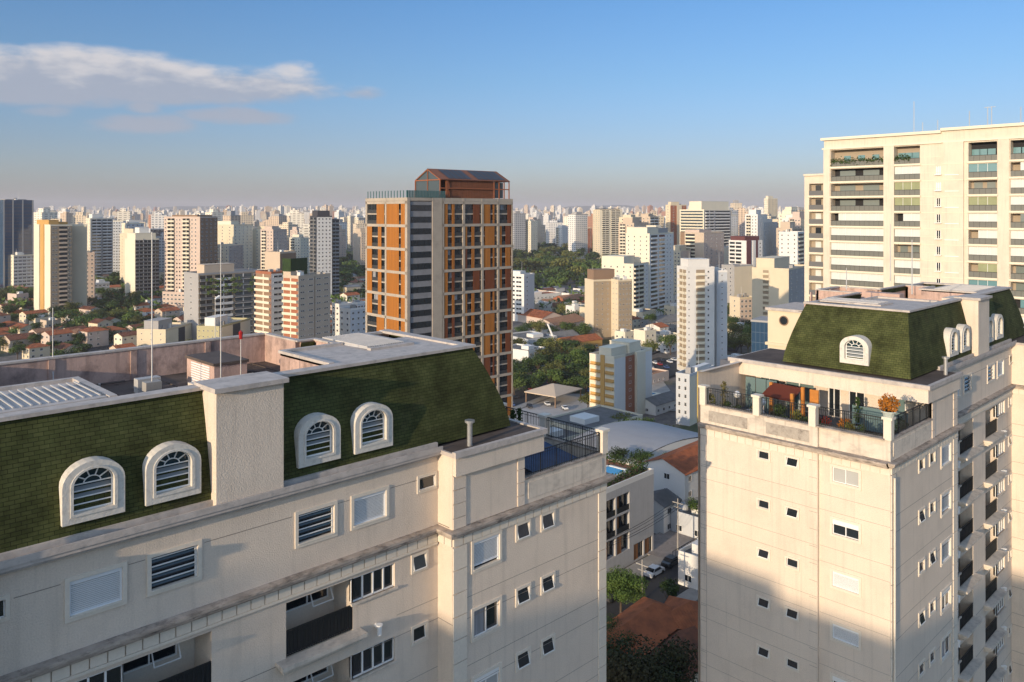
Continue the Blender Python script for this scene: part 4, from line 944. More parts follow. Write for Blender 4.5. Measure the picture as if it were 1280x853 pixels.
tower('white gridded tower with square openings, right of the stepped one', 782, 812, 842, 292, 560, 12, CREAM2, WHT, L=[('w', us(4), .9, 1.1, 1)], R=[('b', .05, .32, 'flush', WHT, GLASS), ('b', .38, .62, 'flush', WHT, GLASS), ('w', [.72, .86], 1.5, 1.3, .8)], top=[(.0, .45, .1, .95, 5, CREAM2), (.5, .95, .2, .9, 4.0, GREYW)])
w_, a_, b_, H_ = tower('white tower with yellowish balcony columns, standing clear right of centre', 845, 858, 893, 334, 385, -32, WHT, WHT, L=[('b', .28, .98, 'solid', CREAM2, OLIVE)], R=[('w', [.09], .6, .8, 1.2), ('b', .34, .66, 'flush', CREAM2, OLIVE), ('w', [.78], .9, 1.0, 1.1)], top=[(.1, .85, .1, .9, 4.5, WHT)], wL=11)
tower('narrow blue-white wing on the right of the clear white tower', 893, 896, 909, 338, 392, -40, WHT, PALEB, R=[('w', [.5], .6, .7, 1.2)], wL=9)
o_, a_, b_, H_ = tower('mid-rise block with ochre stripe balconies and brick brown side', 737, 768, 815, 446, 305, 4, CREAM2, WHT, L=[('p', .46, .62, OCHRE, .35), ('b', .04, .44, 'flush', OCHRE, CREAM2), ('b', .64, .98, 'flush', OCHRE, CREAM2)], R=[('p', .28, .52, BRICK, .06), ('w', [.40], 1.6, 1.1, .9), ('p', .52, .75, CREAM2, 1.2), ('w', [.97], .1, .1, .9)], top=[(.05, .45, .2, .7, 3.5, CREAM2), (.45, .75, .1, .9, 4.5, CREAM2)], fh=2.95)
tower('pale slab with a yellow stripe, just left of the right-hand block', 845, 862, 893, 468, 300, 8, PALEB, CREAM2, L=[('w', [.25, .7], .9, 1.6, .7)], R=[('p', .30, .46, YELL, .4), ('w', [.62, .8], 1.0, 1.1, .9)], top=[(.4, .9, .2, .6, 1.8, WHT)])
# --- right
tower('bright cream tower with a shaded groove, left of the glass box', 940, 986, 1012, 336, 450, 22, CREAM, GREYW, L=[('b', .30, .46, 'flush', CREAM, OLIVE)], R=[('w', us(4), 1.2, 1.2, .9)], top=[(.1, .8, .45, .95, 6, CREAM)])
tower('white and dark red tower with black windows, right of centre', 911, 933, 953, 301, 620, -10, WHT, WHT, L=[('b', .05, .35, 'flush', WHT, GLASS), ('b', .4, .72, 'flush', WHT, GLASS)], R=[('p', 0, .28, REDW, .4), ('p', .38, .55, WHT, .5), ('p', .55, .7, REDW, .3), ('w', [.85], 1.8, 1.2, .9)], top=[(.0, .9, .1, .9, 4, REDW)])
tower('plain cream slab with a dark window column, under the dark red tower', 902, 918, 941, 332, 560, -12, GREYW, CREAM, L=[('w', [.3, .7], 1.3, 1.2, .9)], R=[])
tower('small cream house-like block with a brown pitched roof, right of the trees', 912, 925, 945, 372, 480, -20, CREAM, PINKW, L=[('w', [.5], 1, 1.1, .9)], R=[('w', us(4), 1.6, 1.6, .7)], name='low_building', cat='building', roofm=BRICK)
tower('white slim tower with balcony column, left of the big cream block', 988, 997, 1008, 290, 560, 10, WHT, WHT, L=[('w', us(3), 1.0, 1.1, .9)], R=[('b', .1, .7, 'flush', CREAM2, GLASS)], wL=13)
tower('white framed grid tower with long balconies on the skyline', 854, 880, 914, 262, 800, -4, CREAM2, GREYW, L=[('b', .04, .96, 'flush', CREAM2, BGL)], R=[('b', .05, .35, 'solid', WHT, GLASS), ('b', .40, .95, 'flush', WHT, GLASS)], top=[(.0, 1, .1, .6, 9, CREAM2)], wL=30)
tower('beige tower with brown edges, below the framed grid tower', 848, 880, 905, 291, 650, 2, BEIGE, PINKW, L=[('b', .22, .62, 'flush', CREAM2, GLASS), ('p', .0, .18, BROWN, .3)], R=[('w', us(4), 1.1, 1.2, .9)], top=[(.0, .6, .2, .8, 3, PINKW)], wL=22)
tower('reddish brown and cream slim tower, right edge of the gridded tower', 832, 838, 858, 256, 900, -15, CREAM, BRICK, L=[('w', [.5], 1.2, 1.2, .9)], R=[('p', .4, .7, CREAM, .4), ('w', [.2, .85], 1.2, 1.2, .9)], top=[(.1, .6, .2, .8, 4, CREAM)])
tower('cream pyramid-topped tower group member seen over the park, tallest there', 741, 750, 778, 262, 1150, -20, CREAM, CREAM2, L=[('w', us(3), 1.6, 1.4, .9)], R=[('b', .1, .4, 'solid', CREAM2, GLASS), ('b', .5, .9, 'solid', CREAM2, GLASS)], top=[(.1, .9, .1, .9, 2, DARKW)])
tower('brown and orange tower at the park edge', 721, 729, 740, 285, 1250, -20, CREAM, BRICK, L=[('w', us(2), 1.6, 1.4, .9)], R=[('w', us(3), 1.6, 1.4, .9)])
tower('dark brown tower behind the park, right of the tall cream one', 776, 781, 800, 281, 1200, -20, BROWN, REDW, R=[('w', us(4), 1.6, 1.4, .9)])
tower('pale mint tower in front of the right skyline', 935, 955, 972, 278, 800, 10, PALEB, PALEB, L=[('w', us(4), 1.3, 1.2, .9)], R=[('w', us(4), 1.3, 1.2, .9)], top=[(.2, .8, .2, .8, 4, WHT)])
tower('brick red tower beside the pale mint one', 972, 978, 990, 279, 850, -10, BRICK, BRICK, L=[('w', us(2), 1.3, 1.2, .9)], R=[('w', us(3), 1.5, 1.2, .9)])
tower('tall pale tower with stepped top at the right skyline', 955, 960, 972, 248, 1100, -10, CREAM2, CREAM, L=[('w', us(2), 1.3, 1.2, .9)], R=[('w', us(3), 1.5, 1.2, .9)], top=[(.1, .6, .2, .8, 4, CREAM2)])
# ------------------------------------------------------------ the big cream apartment block on the right (garden facade at X = const)
def big_block():
    XP = 155.; g = gz(XP, 55) - 1
    def yy(px): t = (px - 640) / F_PX; Z = XP / (FW[0] + t * RT[0]); return Z * (FW[1] + t * RT[1])
    y0 = yy(1030); yE = yy(1330)
    root = empty('apartment_building', (XP, yE, g)); tag(root, 'large cream slab with glazed balconies, behind the green mansard roof at the right', 'apartment building')
    FOOT.append((XP + 10, (y0 + yE) / 2, 26))
    WC = wallm('big_block_render', (.68, .59, .47), vscale=.3, dscale=.3, streak=.3)
    def zz(px, py): t = (px - 640) / F_PX; Z = XP / (FW[0] + t * RT[0]); return CZ + (HY - py) * Z / F_PX
    T = lambda p: (p[0] - XP, p[1] - yE, p[2] - g)
    fh = (zz(1070, 250) - zz(1070, 325)) / 4.; 
    zt1 = zz(1030, 173); zt2 = zz(1200, 159)
    floor_top = zz(1070, 208)                                    # floor line of the uppermost terrace
    NF = int((floor_top - g) / fh)
    cols = [(1038.6, 1104.6, 'A', 2.0), (1118, 1150, 'B', 1.8), (1210.5, 1246.5, 'C', 1.8), (1263, 1300, 'D', 1.8)]
    m = MB(T); holes = []
    for a, b, k, d in cols:
        for f in range(-1, NF):
            z = floor_top - fh * (f + 1)
            if z < g + 6: break
            hz = fh * .86 if f >= 0 else fh * 1.15
            holes.append((yy(b), yy(a), z, z + hz, d))
    small = []
    for f in range(0, NF):
        z = floor_top - fh * (f + 1)
        if z < g + 6: break
        small.append((yy(1176), yy(1170), z + .9, z + 2.3)); small.append((yy(1198), yy(1183), z + .8, z + 2.35))
    m.wall(lambda u, z, d: (XP + d, u, z), holes + [(h[0], h[1], h[2], h[3], .2) for h in small], yE, y0, g, zt1, None, .2)
    m.box(XP, XP + 22, yE, y0, g, zt1, 'rfb'); m.box(XP, XP + 22, yE, y0, zt1, zt1 + .01, 't')
    m.box(XP, XP + 20, yE, yy(1177), zt1, zt2, 'lfbtr')
    m.obj('wall', [WC], root)
    m = MB(T)
    m.box(XP - .5, XP + 22, yy(1177), y0 + .5, zt1 - .5, zt1); m.box(XP - .3, XP + .0, yy(1177), y0 + .3, zt1 - 2.3, zt1 - 2.0)
    m.box(XP - .5, XP + 20.5, yE, yy(1176.5), zt2 - .5, zt2); m.box(XP - .3, XP, yE, yy(1177), zt2 - 2.6, zt2 - 2.3)
    m.obj('cornice', [CREAM2], root)
    m = MB(T); m.box(XP - .35, XP, yy(1205), yy(1180), g, zt2 - 2.6, 'lfb'); m.box(XP - .25, XP, yy(1118), yy(1105), g, zt1 - 2.3, 'lfb'); m.box(XP - .25, XP, yy(1038), yy(1030), g, zt1 - 2.3, 'lfb'); m.box(XP - .25, XP, yy(1262), yy(1248), g, zt2 - 2.6, 'lfb'); m.obj('pilaster', [WC], root)
    m = MB(T)
    for f in range(NF):
        z = floor_top - fh * f - .3
        for a, b in ((1152, 1169), (1177, 1179.5), (1206, 1209)): m.box(XP - .05, XP, yy(b), yy(a), z, z + .12, 'lfbtu')
        m.box(XP - .4, XP - .35, yy(1205), yy(1180), z, z + .12, 'lfbtu'); m.box(XP - .02, XP, yy(1176.5), yy(1150.5), z + fh * .5, z + fh * .5 + .05, 'lfbtu')
    m.obj('string_course', [CREAM2], root)
    rr = random.Random(11)
    CW = mat('pale_blind', (.62, .64, .60), .6, var=.12, vscale=2, stretch=(1, 3, .1)); CG = mat('green_blind', (.30, .32, .18), .8, var=.2)
    styles = {'A': 'ottdddddbwwwwwwwwwwwwww', 'B': 'otdgwxdttdwwwdtwd'}
    gl_bk = glass('balcony_glass', (.16, .19, .18), .12); gl_tl = glass('balcony_teal', (.12, .24, .26), .12)
    for a, b, k, d in cols:
        for f in range(0, NF + 1):
            z = floor_top - fh * f
            if z < g + 6: break
            y1, y2 = yy(b), yy(a); w_ = y2 - y1
            bal = MB(T); hz = fh * .86 if f > 0 else fh * 1.15
            bal.box(XP + d - .05, XP + d, y1, y2, z, z + hz, 'l'); 
            bal.m = 1; bal.box(XP - .22, XP + .02, y1 - .12, y2 + .12, z - .28, z + .06)
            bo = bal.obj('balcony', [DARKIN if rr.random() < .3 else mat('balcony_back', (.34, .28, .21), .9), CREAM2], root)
            rl = MB(T); rl.box(XP + .04, XP + .07, y1, y2, z + 1.0, z + 1.08); rl.m = 1; rl.box(XP + .05, XP + .06, y1, y2, z + .1, z + 1.0, 'lr')
            rl.m = 0
            for i in range(int(w_ / .9) + 1): q = min(y2 - .03, y1 + i * .9); rl.box(XP + .03, XP + .06, q, q + .03, z + .06, z + 1.0)
            rl.obj('railing', [BLACK, mat('rail_glass', (.16, .16, .14), .3)], bo)
            if f == 0:
                if k in 'AB':
                    pl = MB(T)
                    for i in range(500 if k == 'A' else 160):
                        c = Vector((XP + rr.uniform(-.3, .6), rr.uniform(y1 + (0 if k == 'A' else w_ * .4), y2), z + 1.0 + rr.gauss(.1, .28))); s = .22
                        pl.q([c + Vector((rr.uniform(-s, s), rr.uniform(-s, s), rr.uniform(-s, s))) for _ in range(4)])
                    pl.obj('planter_hedge', [mat('hedge_leaves', (.05, .09, .02), .9, var=.5, vscale=2)], bo)
                dd = MB(T)
                for i in range(3):
                    q = y1 + w_ * (.15 + .27 * i); dd = MB(T); dd.box(XP + d - .12, XP + d - .05, q, q + 1.3, z, z + 2.2, 'l'); dd.obj('glass_door', [gl_tl], bo)
                continue
            t = rr.random(); n = max(3, int(w_ / 1.3))
            if k == 'A' and f < 3: t = .85 + rr.random() * .15
            if t < .82:
                e = MB(T); part = 1.0 if rr.random() < .6 else rr.uniform(.55, .85)
                for i in range(n):
                    if i / n > part: break
                    q0, q1 = y1 + w_ * i / n, y1 + w_ * (i + 1) / n; e.m = 0; e.box(XP + .12, XP + .14, q0 + .03, q1 - .03, z + 1.08, z + hz - .03, 'l')
                    e.m = 1; e.box(XP + .08, XP + .14, q0 - .02, q0 + .03, z + 1.05, z + hz)
                e.obj('glazing', [CG if rr.random() < .12 else (CW if rr.random() < .65 else (gl_bk if rr.random() < .5 else gl_tl)), WHITE], bo)
            else:
                for i in range(2):
                    e = MB(T); q = y1 + w_ * (.15 + .45 * i); e.box(XP + d - .12, XP + d - .05, q, q + w_ * .3, z, z + 2.2, 'l'); e.obj('glass_door', [gl_bk], bo)
                e = MB(T)
                for i in range(int(w_ / 1.5)):
                    q = y1 + .5 + i * 1.4; e.box(XP + .6, XP + 1.3, q, q + .7, z + .06, z + .75); e.box(XP + .7, XP + .8, q, q + .7, z + .5, z + 1.1)
                e.obj('balcony_furniture', [mat('furniture_brown', (.15, .10, .08), .8)], bo)
    for h in small:
        e = MB(T); e.box(XP + .1, XP + .12, h[0], h[1], h[2], h[3], 'l'); e.m = 1
        y1, y2 = h[0], h[1]; e.box(XP + .03, XP + .1, y1, y1 + .1, h[2], h[3]); e.box(XP + .03, XP + .1, y2 - .1, y2, h[2], h[3]); e.box(XP + .03, XP + .1, (y1 + y2) / 2 - .04, (y1 + y2) / 2 + .04, h[2], h[3]); e.box(XP - .45, XP + .1, y1 - .15, y2 + .15, h[2] - .2, h[2] - .08)
        e.obj('window', [CW if rr.random() < .25 else GLASS, WHITE], root)
    # roof aerials
    m = MB(T)
    for px, h in ((1135, 6), (1146, 2), (1165, 2.2), (1205, 3), (1228, 3.5), (1233, 3.5), (1270, 3)):
        y = yy(px); z = zt1 if px < 1177 else zt2; m.tube((XP + 3, y, z), (XP + 3, y, z + h), .06, n=5)
    m.tube((XP + 3, yy(1224), zt2 + 3.4), (XP + 3, yy(1238), zt2 + 3.4), .05, n=5)
    m.obj('aerial', [MASTM], root)
    # lower wing at the left
    XW = 158.
    root2 = empty('apartment_building', (XW, yy(1030), g)); tag(root2, 'lower cream wing with one balcony column, against the left edge of the large cream slab', 'apartment building')
    def yw(px): t = (px - 640) / F_PX; Z = XW / (FW[0] + t * RT[0]); return Z * (FW[1] + t * RT[1])
    def zw(px, py): t = (px - 640) / F_PX; Z = XW / (FW[0] + t * RT[0]); return CZ + (HY - py) * Z / F_PX
    T2 = lambda p: (p[0] - XW, p[1] - yy(1030), p[2] - g)
    zt = zw(1006, 218); m = MB(T2); hs = []
    fl = zw(1020, 245)
    for f in range(NF): hs.append((yw(1029), yw(1011.5), fl - f * fh, fl - f * fh + fh * .86, 1.2))
    hs = [h for h in hs if h[2] > g + 5]
    m.wall(lambda u, z, d: (XW + d, u, z), hs, yw(1032), yw(1005.5), g, zt, None, .2); m.box(XW, XW + 14, yw(1032), yw(1005.5), g, zt, 'rbt'); m.box(XW - .3, XW + 14, yw(1032), yw(1005), zt - .4, zt); m.obj('wall', [WC], root2)
    for h in hs:
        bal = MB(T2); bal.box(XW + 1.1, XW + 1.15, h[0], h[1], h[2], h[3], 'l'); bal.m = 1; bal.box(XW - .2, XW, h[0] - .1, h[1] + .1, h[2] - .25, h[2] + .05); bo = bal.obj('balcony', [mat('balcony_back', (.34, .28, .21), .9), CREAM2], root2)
        r = MB(T2); r.box(XW - .12, XW - .09, h[0], h[1], h[2] + .05, h[2] + 1.05); r.obj('railing', [mat('rail_grey', (.13, .13, .13), .5)], bo)
        e = MB(T2); w_ = h[1] - h[0]; e.box(XW + 1.0, XW + 1.05, h[0] + w_ * .3, h[0] + w_ * .7, h[2], h[2] + 2.2); e.obj('glass_door', [GLASS if rr.random() < .5 else CW], bo)
big_block()
# ------------------------------------------------------------ the orange tower
def orange():
    Z = 200.; rho = -3
    P, a, b = solve(457, 509, 641, Z, rho)
    # corner between the sunlit left face and the long right face is at px 509
    g = gz(*P) - 1; zt = CZ + (HY - 246) * Z / F_PX; H = zt - g
    FOOT.append((P[0] + b / 2, P[1] + a / 2, math.hypot(a, b) / 2 + 2))
    root = empty('tower_block', (P[0], P[1], g), rad(rho)); tag(root, 'orange panelled concrete tower with a gabled steel house on its roof', 'tower block')
    FR = mat('frame_concrete', (.42, .36, .29), .9, var=.15, vscale=.3, dirt=.3, dscale=.3, dcol=(.2, .18, .16))
    OR = mat('orange_panel', (.44, .165, .028), .55, var=.3, vscale=.5, stretch=(3, 3, .1)); OR2 = mat('rust_panel', (.20, .06, .02), .6, var=.3, vscale=.5, stretch=(3, 3, .1))
    m = MB(); m.box(.5, b - .5, .5, a - .5, 0, H - 1); m.m = 1; m.box(0, b, 0, a, H - 1.0, H - .2); m.m = 1
    c = 2 * 2.95; nb = int(H / c)
    xs = [.0, .178, .395, .578, .76, 1.0]                 # the long face: grey window strip, then four bays
    bays = [(b * .345, b * .545), (b * .545, b * .705), (b * .705, b * .85), (b * .85, b)]
    bays = [(b * x0, b * x1) for x0, x1 in ((.315, .51), (.51, .69), (.69, .85), (.85, 1.))]
    lb = [(0, a * .5), (a * .5, a)]
    # frames
    def fr(face, q0, q1, z0, z1, o0=-.15, o1=.55):
        if face == 'R': m.box(q0, q1, -o1 + .5, .5 - o0 - .5 + .2, z0, z1)
        else: m.box(-o1 + .5, .35, a - q1, a - q0, z0, z1)
    for q in (b * .315, b * .51, b * .69, b * .85, b): fr('R', q - .35, q + .35 if q < b else b, 0, H - .2)
    fr('R', 0, .8, 0, H - .2); fr('R', b * .22, b * .315, 0, H - .2)
    for q in (0.35, a * .5, a - .6): fr('L', q - .35, q + (.35 if q < a - 1 else .6), 0, H - .2)
    for k in range(nb + 1):
        z = H - 1.4 - c * k
        if z < 0: break
        fr('R', b * .315, b, z - .35, z + .35); fr('L', 0, a, z - .35, z + .35)
    m.obj('frame', [FR, FR], root)
    rr = random.Random(4)
    gw = MB(); gw.box(.8, b * .22, .2, .5, 0, H - 1.2, 'lrftu'); gw.obj('grey_wall', [mat('grey_wall_strip', (.24, .24, .25), .8, var=.2)], root)
    k = 0
    def slab(q0, q1, z, face):
        if face == 'R': return (q0, q1, .12, .5, z - .12, z + .12)
        return (.12, .5, a - q1, a - q0, z - .12, z + .12)
    np_ = nw = 0
    sw = MB(); sg = MB(); used = 0
    for kk in range(nb + 1):
        z1 = H - 1.4 - c * kk - .35; z0 = z1 - c + .7
        if z0 < 1: break
        for face, bl in (('R', bays), ('L', lb)):
            for bi, (q0, q1) in enumerate(bl):
                q0 += .35; q1 -= .35; W = q1 - q0
                # two floors: dark glass ground with slabs and rails, vertical orange louvred panels in front
                e = MB(); B = (lambda u0, u1, d0, d1, w0, w1, mm=e: mm.box(u0, u1, d0, d1, w0, w1)) if face == 'R' else (lambda u0, u1, d0, d1, w0, w1, mm=e: mm.box(d0, d1, a - u1, a - u0, w0, w1))
                e.m = 0; B(q0, q1, .44, .49, z0, z1); e.m = 1; zm = (z0 + z1) / 2; B(q0, q1, .15, .49, zm - .18, zm + .18)
                e.m = 2
                for zz in (z0, zm + .18): B(q0, q1, .16, .18, zz, zz + .95)
                n = max(2, int(W / 1.3)); e.m = 3
                for i in range(n + 1): q = q0 + (W - .06) * i / n; B(q, q + .06, .38, .44, z0, z1)
                wo = e.obj('window', [GLASS, FR, mat('rail_dark_glass', (.05, .05, .05), .3), BLACK], root)
                if rr.random() < .3:
                    e = MB(); B2 = (lambda *v: e.box(v[0], v[1], v[2], v[3], v[4], v[5])) if face == 'R' else (lambda *v: e.box(v[2], v[3], a - v[1], a - v[0], v[4], v[5]))
                    u = rr.uniform(.1, .6); B2(q0 + W * u, q0 + W * (u + .25), .40, .43, zm + .5, z1 - .1); e.obj('curtain', [CURT], wo)
                if face == 'L': ps = [[(.0, .30), (.62, .8)], [(.0, .62), (.72, 1.0)]][bi] if rr.random() < .8 else [[(.55, .95)], [(.0, .7)]][bi]
                else: ps = [[(.02, .2), (.42, .56)], [(.0, .14), (.40, .58)], [(.0, .5), (.68, .80)], [(.66, .96)]][bi] if rr.random() < .7 else [[(.3, .55)], [(.5, .9)], [(.1, .8)], [(.0, .2), (.5, .9)]][bi]
                for u0, u1 in ps:
                    e = MB(); B3 = (lambda v0, v1, d0, d1, w0, w1: e.box(v0, v1, d0, d1, w0, w1)) if face == 'R' else (lambda v0, v1, d0, d1, w0, w1: e.box(d0, d1, a - v1, a - v0, w0, w1))
                    n = max(2, int((u1 - u0) * W / .28))
                    for i in range(n):
                        s0 = q0 + W * (u0 + (u1 - u0) * i / n); B3(s0 + .02, s0 + (u1 - u0) * W / n - .02, .05, .12, z0, z1)
                    e.obj('facade_panel', [OR if rr.random() < .75 or face == 'L' else OR2], root)
        for j in range(2):                                   # the grey strip: wide dark windows
            z = z1 - .3 - 2.95 * j - 1.5
            e = MB(); e.box(1.2, b * .22 - .3, .14, .18, z, z + 1.5, 'lrftu'); e.m = 1
            for q in (.33, .66): x = 1.2 + (b * .22 - 1.5) * q; e.box(x - .04, x + .04, .1, .14, z, z + 1.5)
            e.obj('window', [GLASS, BLACK], root)
    # deck fence: glass fins round the left roof terrace
    m = MB(); n = 26
    for i in range(n): x = b * .34 * i / n; m.box(x, x + .35, -.05, .0, H - .2, H + 1.6); 
    for i in range(14): y = a * i / 14; m.box(-.05, 0, y, y + .35, H - .2, H + 1.6)
    m.obj('glass_fence', [glass('fence_glass', (.03, .10, .10), .1)], root)
    # gabled steel house
    def zr(py): return CZ + (HY - py) * Z / F_PX - g
    x0, x1 = b * .22, b * .985; y0, y1 = 1.0, a * .62; ze = H + 4.6; zr_ = H + 7.4; ym = (y0 + y1) / 2
    BR = mat('corten', (.26, .10, .05), .7, var=.4, vscale=1, stretch=(4, 4, .2)); ST = mat('rust_steel', (.30, .10, .04), .5)
    xs_ = b * .34
    m = MB(); m.box(xs_ + 2.2, x1 - 5.5, y0 + .3, y1 - .3, H - .2, ze); n = 60
    for i in range(n): q = xs_ + 2.2 + (x1 - 5.5 - xs_ - 2.2) * i / n; m.box(q, q + .12, y0 + .2, y0 + .3, H - .2, ze)
    m.obj('roof_house_wall', [BR], root)
    m = MB()
    for q in (x0 + b*.09, x0 + b*.16, xs_ + .9, x1 - 5.4, x1 - 3.6, x1 - 1.8, x1):
        for y in (y0, y1): m.box(q - .13, q + .13, y - .1, y + .1, H - .2, ze)
        if True: m.tube((q, y0, ze), (q, ym, zr_), .14, n=5); m.tube((q, y1, ze), (q, ym, zr_), .14, n=5)
    xa = x0 + b * .09
    for y, z in ((y0, ze), (y1, ze), (ym, zr_), (y0, H + 2.4)): m.box(xa, x1, y - .12, y + .12, z - .15, z + .12)
    for q in (xa, x1):
        m.box(q - .1, q + .1, y0, y1, ze - .15, ze + .1); m.box(q - .08, q + .08, ym - .08, ym + .08, H, zr_)
    m.obj('roof_house_frame', [ST], root)
    m = MB(); t = .18
    for (ya, za), (yb, zb) in (((y0 - .3, ze - .1), (ym, zr_ + .1)), ((ym, zr_ + .1), (y1 + .3, ze - .1))):
        m.q([(xa, ya, za + .15), (x1 + .2, ya, za + .15), (x1 + .2, yb, zb + .15), (xa, yb, zb + .15)]); m.q([(xa, yb, zb), (x1 + .2, yb, zb), (x1 + .2, ya, za), (xa, ya, za)])
    rf = m.obj('gable_roof', [BR], root)
    for i in range(10):
        if i == 4: continue
        q = xa + 3 + (x1 - xa - 4) * i / 10; w_ = (x1 - xa - 4) / 10 - .3; m = MB()
        f = lambda s, u: (s, y0 - .3 + (ym - y0 + .3) * u, ze - .1 + (zr_ + .2 - ze) * u + .25)
        m.q([f(q, .08), f(q + w_, .08), f(q + w_, .92), f(q, .92)]); m.q([(p[0], p[1], p[2] - .06) for p in (f(q, .92), f(q + w_, .92), f(q + w_, .08), f(q, .08))]); m.obj('solar_panel', [mat('solar_cell', (.03, .035, .045), .45)], rf)
    m = MB(); m.box(xa + .15, xa + .2, y0, y1, H, ze, 'l'); m.q([(xa + .2, y0, ze), (xa + .2, ym, zr_), (xa + .2, y1, ze)]); m.obj('gable_glass', [BGL], root)
    m = MB(); m.box(x1 - 5.0, x1 - .5, y0 + 2, y0 + 2.1, H, ze - .3, 'f'); m.obj('pavilion_glass', [BGL], root)
orange()
# ------------------------------------------------------------ masts on the left block's roof
def mast(label, px, py, ytop, dz, r=.022, tri=False, block=False, lamp=False, ball=False, group=None):
    Z = -dz * F_PX / (py - HY); x, y = at(px, Z); z = CZ + dz
    root = empty('antenna_mast', (x, y, z)); tag(root, label, 'mast', group)
    h = (py - ytop) * Z / F_PX
    m = MB(); m.tube((0, 0, 0), (0, 0, h), r, r * .6, n=7); m.obj('pole', [MASTM], root)
    if tri:
        for i in range(3):
            a = rad(120 * i + 20); m = MB(); m.tube((0, 0, .95), (.42 * math.cos(a), .42 * math.sin(a), 0), .02, n=5); m.tube((0, 0, .0), (.42 * math.cos(a), .42 * math.sin(a), .02), .015, n=5); m.obj('leg', [MASTM], root)
    if block: m = MB(); m.box(-.3, .3, -.22, .22, -.05, .32); m.obj('base_block', [CONC], root)
    if lamp: m = MB(); m.tube((0, 0, h), (.25, .05, h + .12), .05, .08, n=7); m.obj('lamp_head', [WHITE], root)
    if ball: m = MB(); m.tube((0, 0, h), (0, 0, h + .3), .07, .09, n=8); m.tube((0, 0, h + .3), (0, 0, h + .36), .05, .02, n=8); m.obj('warning_lamp', [mat('red_lamp', (.35, .02, .02), .4)], root)
mast('thin mast on a dark tripod on the left roof, leftmost of the masts', 66, 488, 385, -7.3, tri=True)
mast('tallest thin mast, standing on a concrete block at the roof edge', 190, 487, 290, -7.0, r=.028, block=True)
mast('thin mast with a small lamp head behind the roof hut', 269, 440, 374, -7.3, lamp=True)
mast('thin mast with small tripod feet in front of the roof hut', 276, 479, 300, -6.4, tri=False, r=.02)
mast('short roof pole with a red warning lamp, right of the roof hut', 301, 478, 424, -7.0, ball=True)
# masts on the right block
for px, py, yt in ((1058, 362, 335), (1113, 352, 280), (1140, 368, 300)):
    mast({1058: 'short thin mast near the left rim of the right-hand roof', 1113: 'tall thin mast in the middle of the right-hand roof', 1140: 'thin mast beside the white hut on the right-hand roof'}[px], px, py, yt, -5.0, r=.04)
# ------------------------------------------------------------ shade-casting neighbours behind the viewpoint (west side)
def west(label, x, y0, y1, dz, m_):
    g = gz(x, y0); root = empty('apartment_building', (x, (y0 + y1) / 2, g)); tag(root, label, 'apartment building')
    h = CZ + dz - g; w_ = (y1 - y0) / 2; m = MB(); hs = []
    for f in range(int(h / 3) - 1):
        for i in range(max(2, int(w_ * 2 / 3.2))): q = -w_ + 1 + i * 3.2; hs.append((q, min(w_ - .3, q + 1.6), 3 + f * 3, 4.4 + f * 3))
    m.box(-16, 0, -w_, w_, 0, h, 'lfbt'); m.wall(lambda u, z, d: (-d, u, z), hs, -w_, w_, 0, h, None, .2); m.obj('wall', [m_], root)
    m = MB(); m.box(-.3, -.25, -w_ + .2, w_ - .2, 1, h - 1); m.obj('window_glass', [GLASS], root)
west('cream tower behind the viewpoint, the lower of its pair', -105, -16, -1.2, 7.0, CREAM)
west('cream tower behind the viewpoint, with the middle roof height', -105, -1.1, 7.3, 7.9, CREAM2)
west('beige tower behind the viewpoint, the tallest roof', -105, 7.4, 36, 10.9, BEIGE)
# ------------------------------------------------------------ trees
def leafmat(n, c, c2):
    m = bpy.data.materials.new(n); m.use_nodes = True; nt = m.node_tree; b = nt.nodes['Principled BSDF']; b.inputs['Roughness'].default_value = .75; b.inputs['Specular IOR Level'].default_value = .2
    tc = N(nt, 'ShaderNodeTexCoord'); n1 = N(nt, 'ShaderNodeTexNoise', i_Scale=.9, i_Detail=4.0); nt.links.new(tc.outputs['Object'], n1.inputs['Vector'])
    oi = N(nt, 'ShaderNodeObjectInfo')
    r = N(nt, 'ShaderNodeMapRange', i_1=.35, i_2=.65); nt.links.new(n1.outputs[0], r.inputs[0])
    col = mixc(nt, r.outputs[0], c, c2); v = N(nt, 'ShaderNodeMapRange', i_3=.65, i_4=1.35); nt.links.new(oi.outputs['Random'], v.inputs[0])
    nt.links.new(mixc(nt, 1.0, col, v.outputs[0], 'MULTIPLY'), b.inputs['Base Color']); return m
LV = [leafmat('leaves_green', (.040, .075, .014), (.085, .125, .028)), leafmat('leaves_dark', (.022, .045, .012), (.05, .08, .02)), leafmat('leaves_olive', (.07, .085, .02), (.13, .13, .035)), leafmat('leaves_rusty', (.030, .050, .014), (.075, .060, .024))]
BARK = mat('bark', (.09, .065, .045), .95, bump=.5, bscale=6)
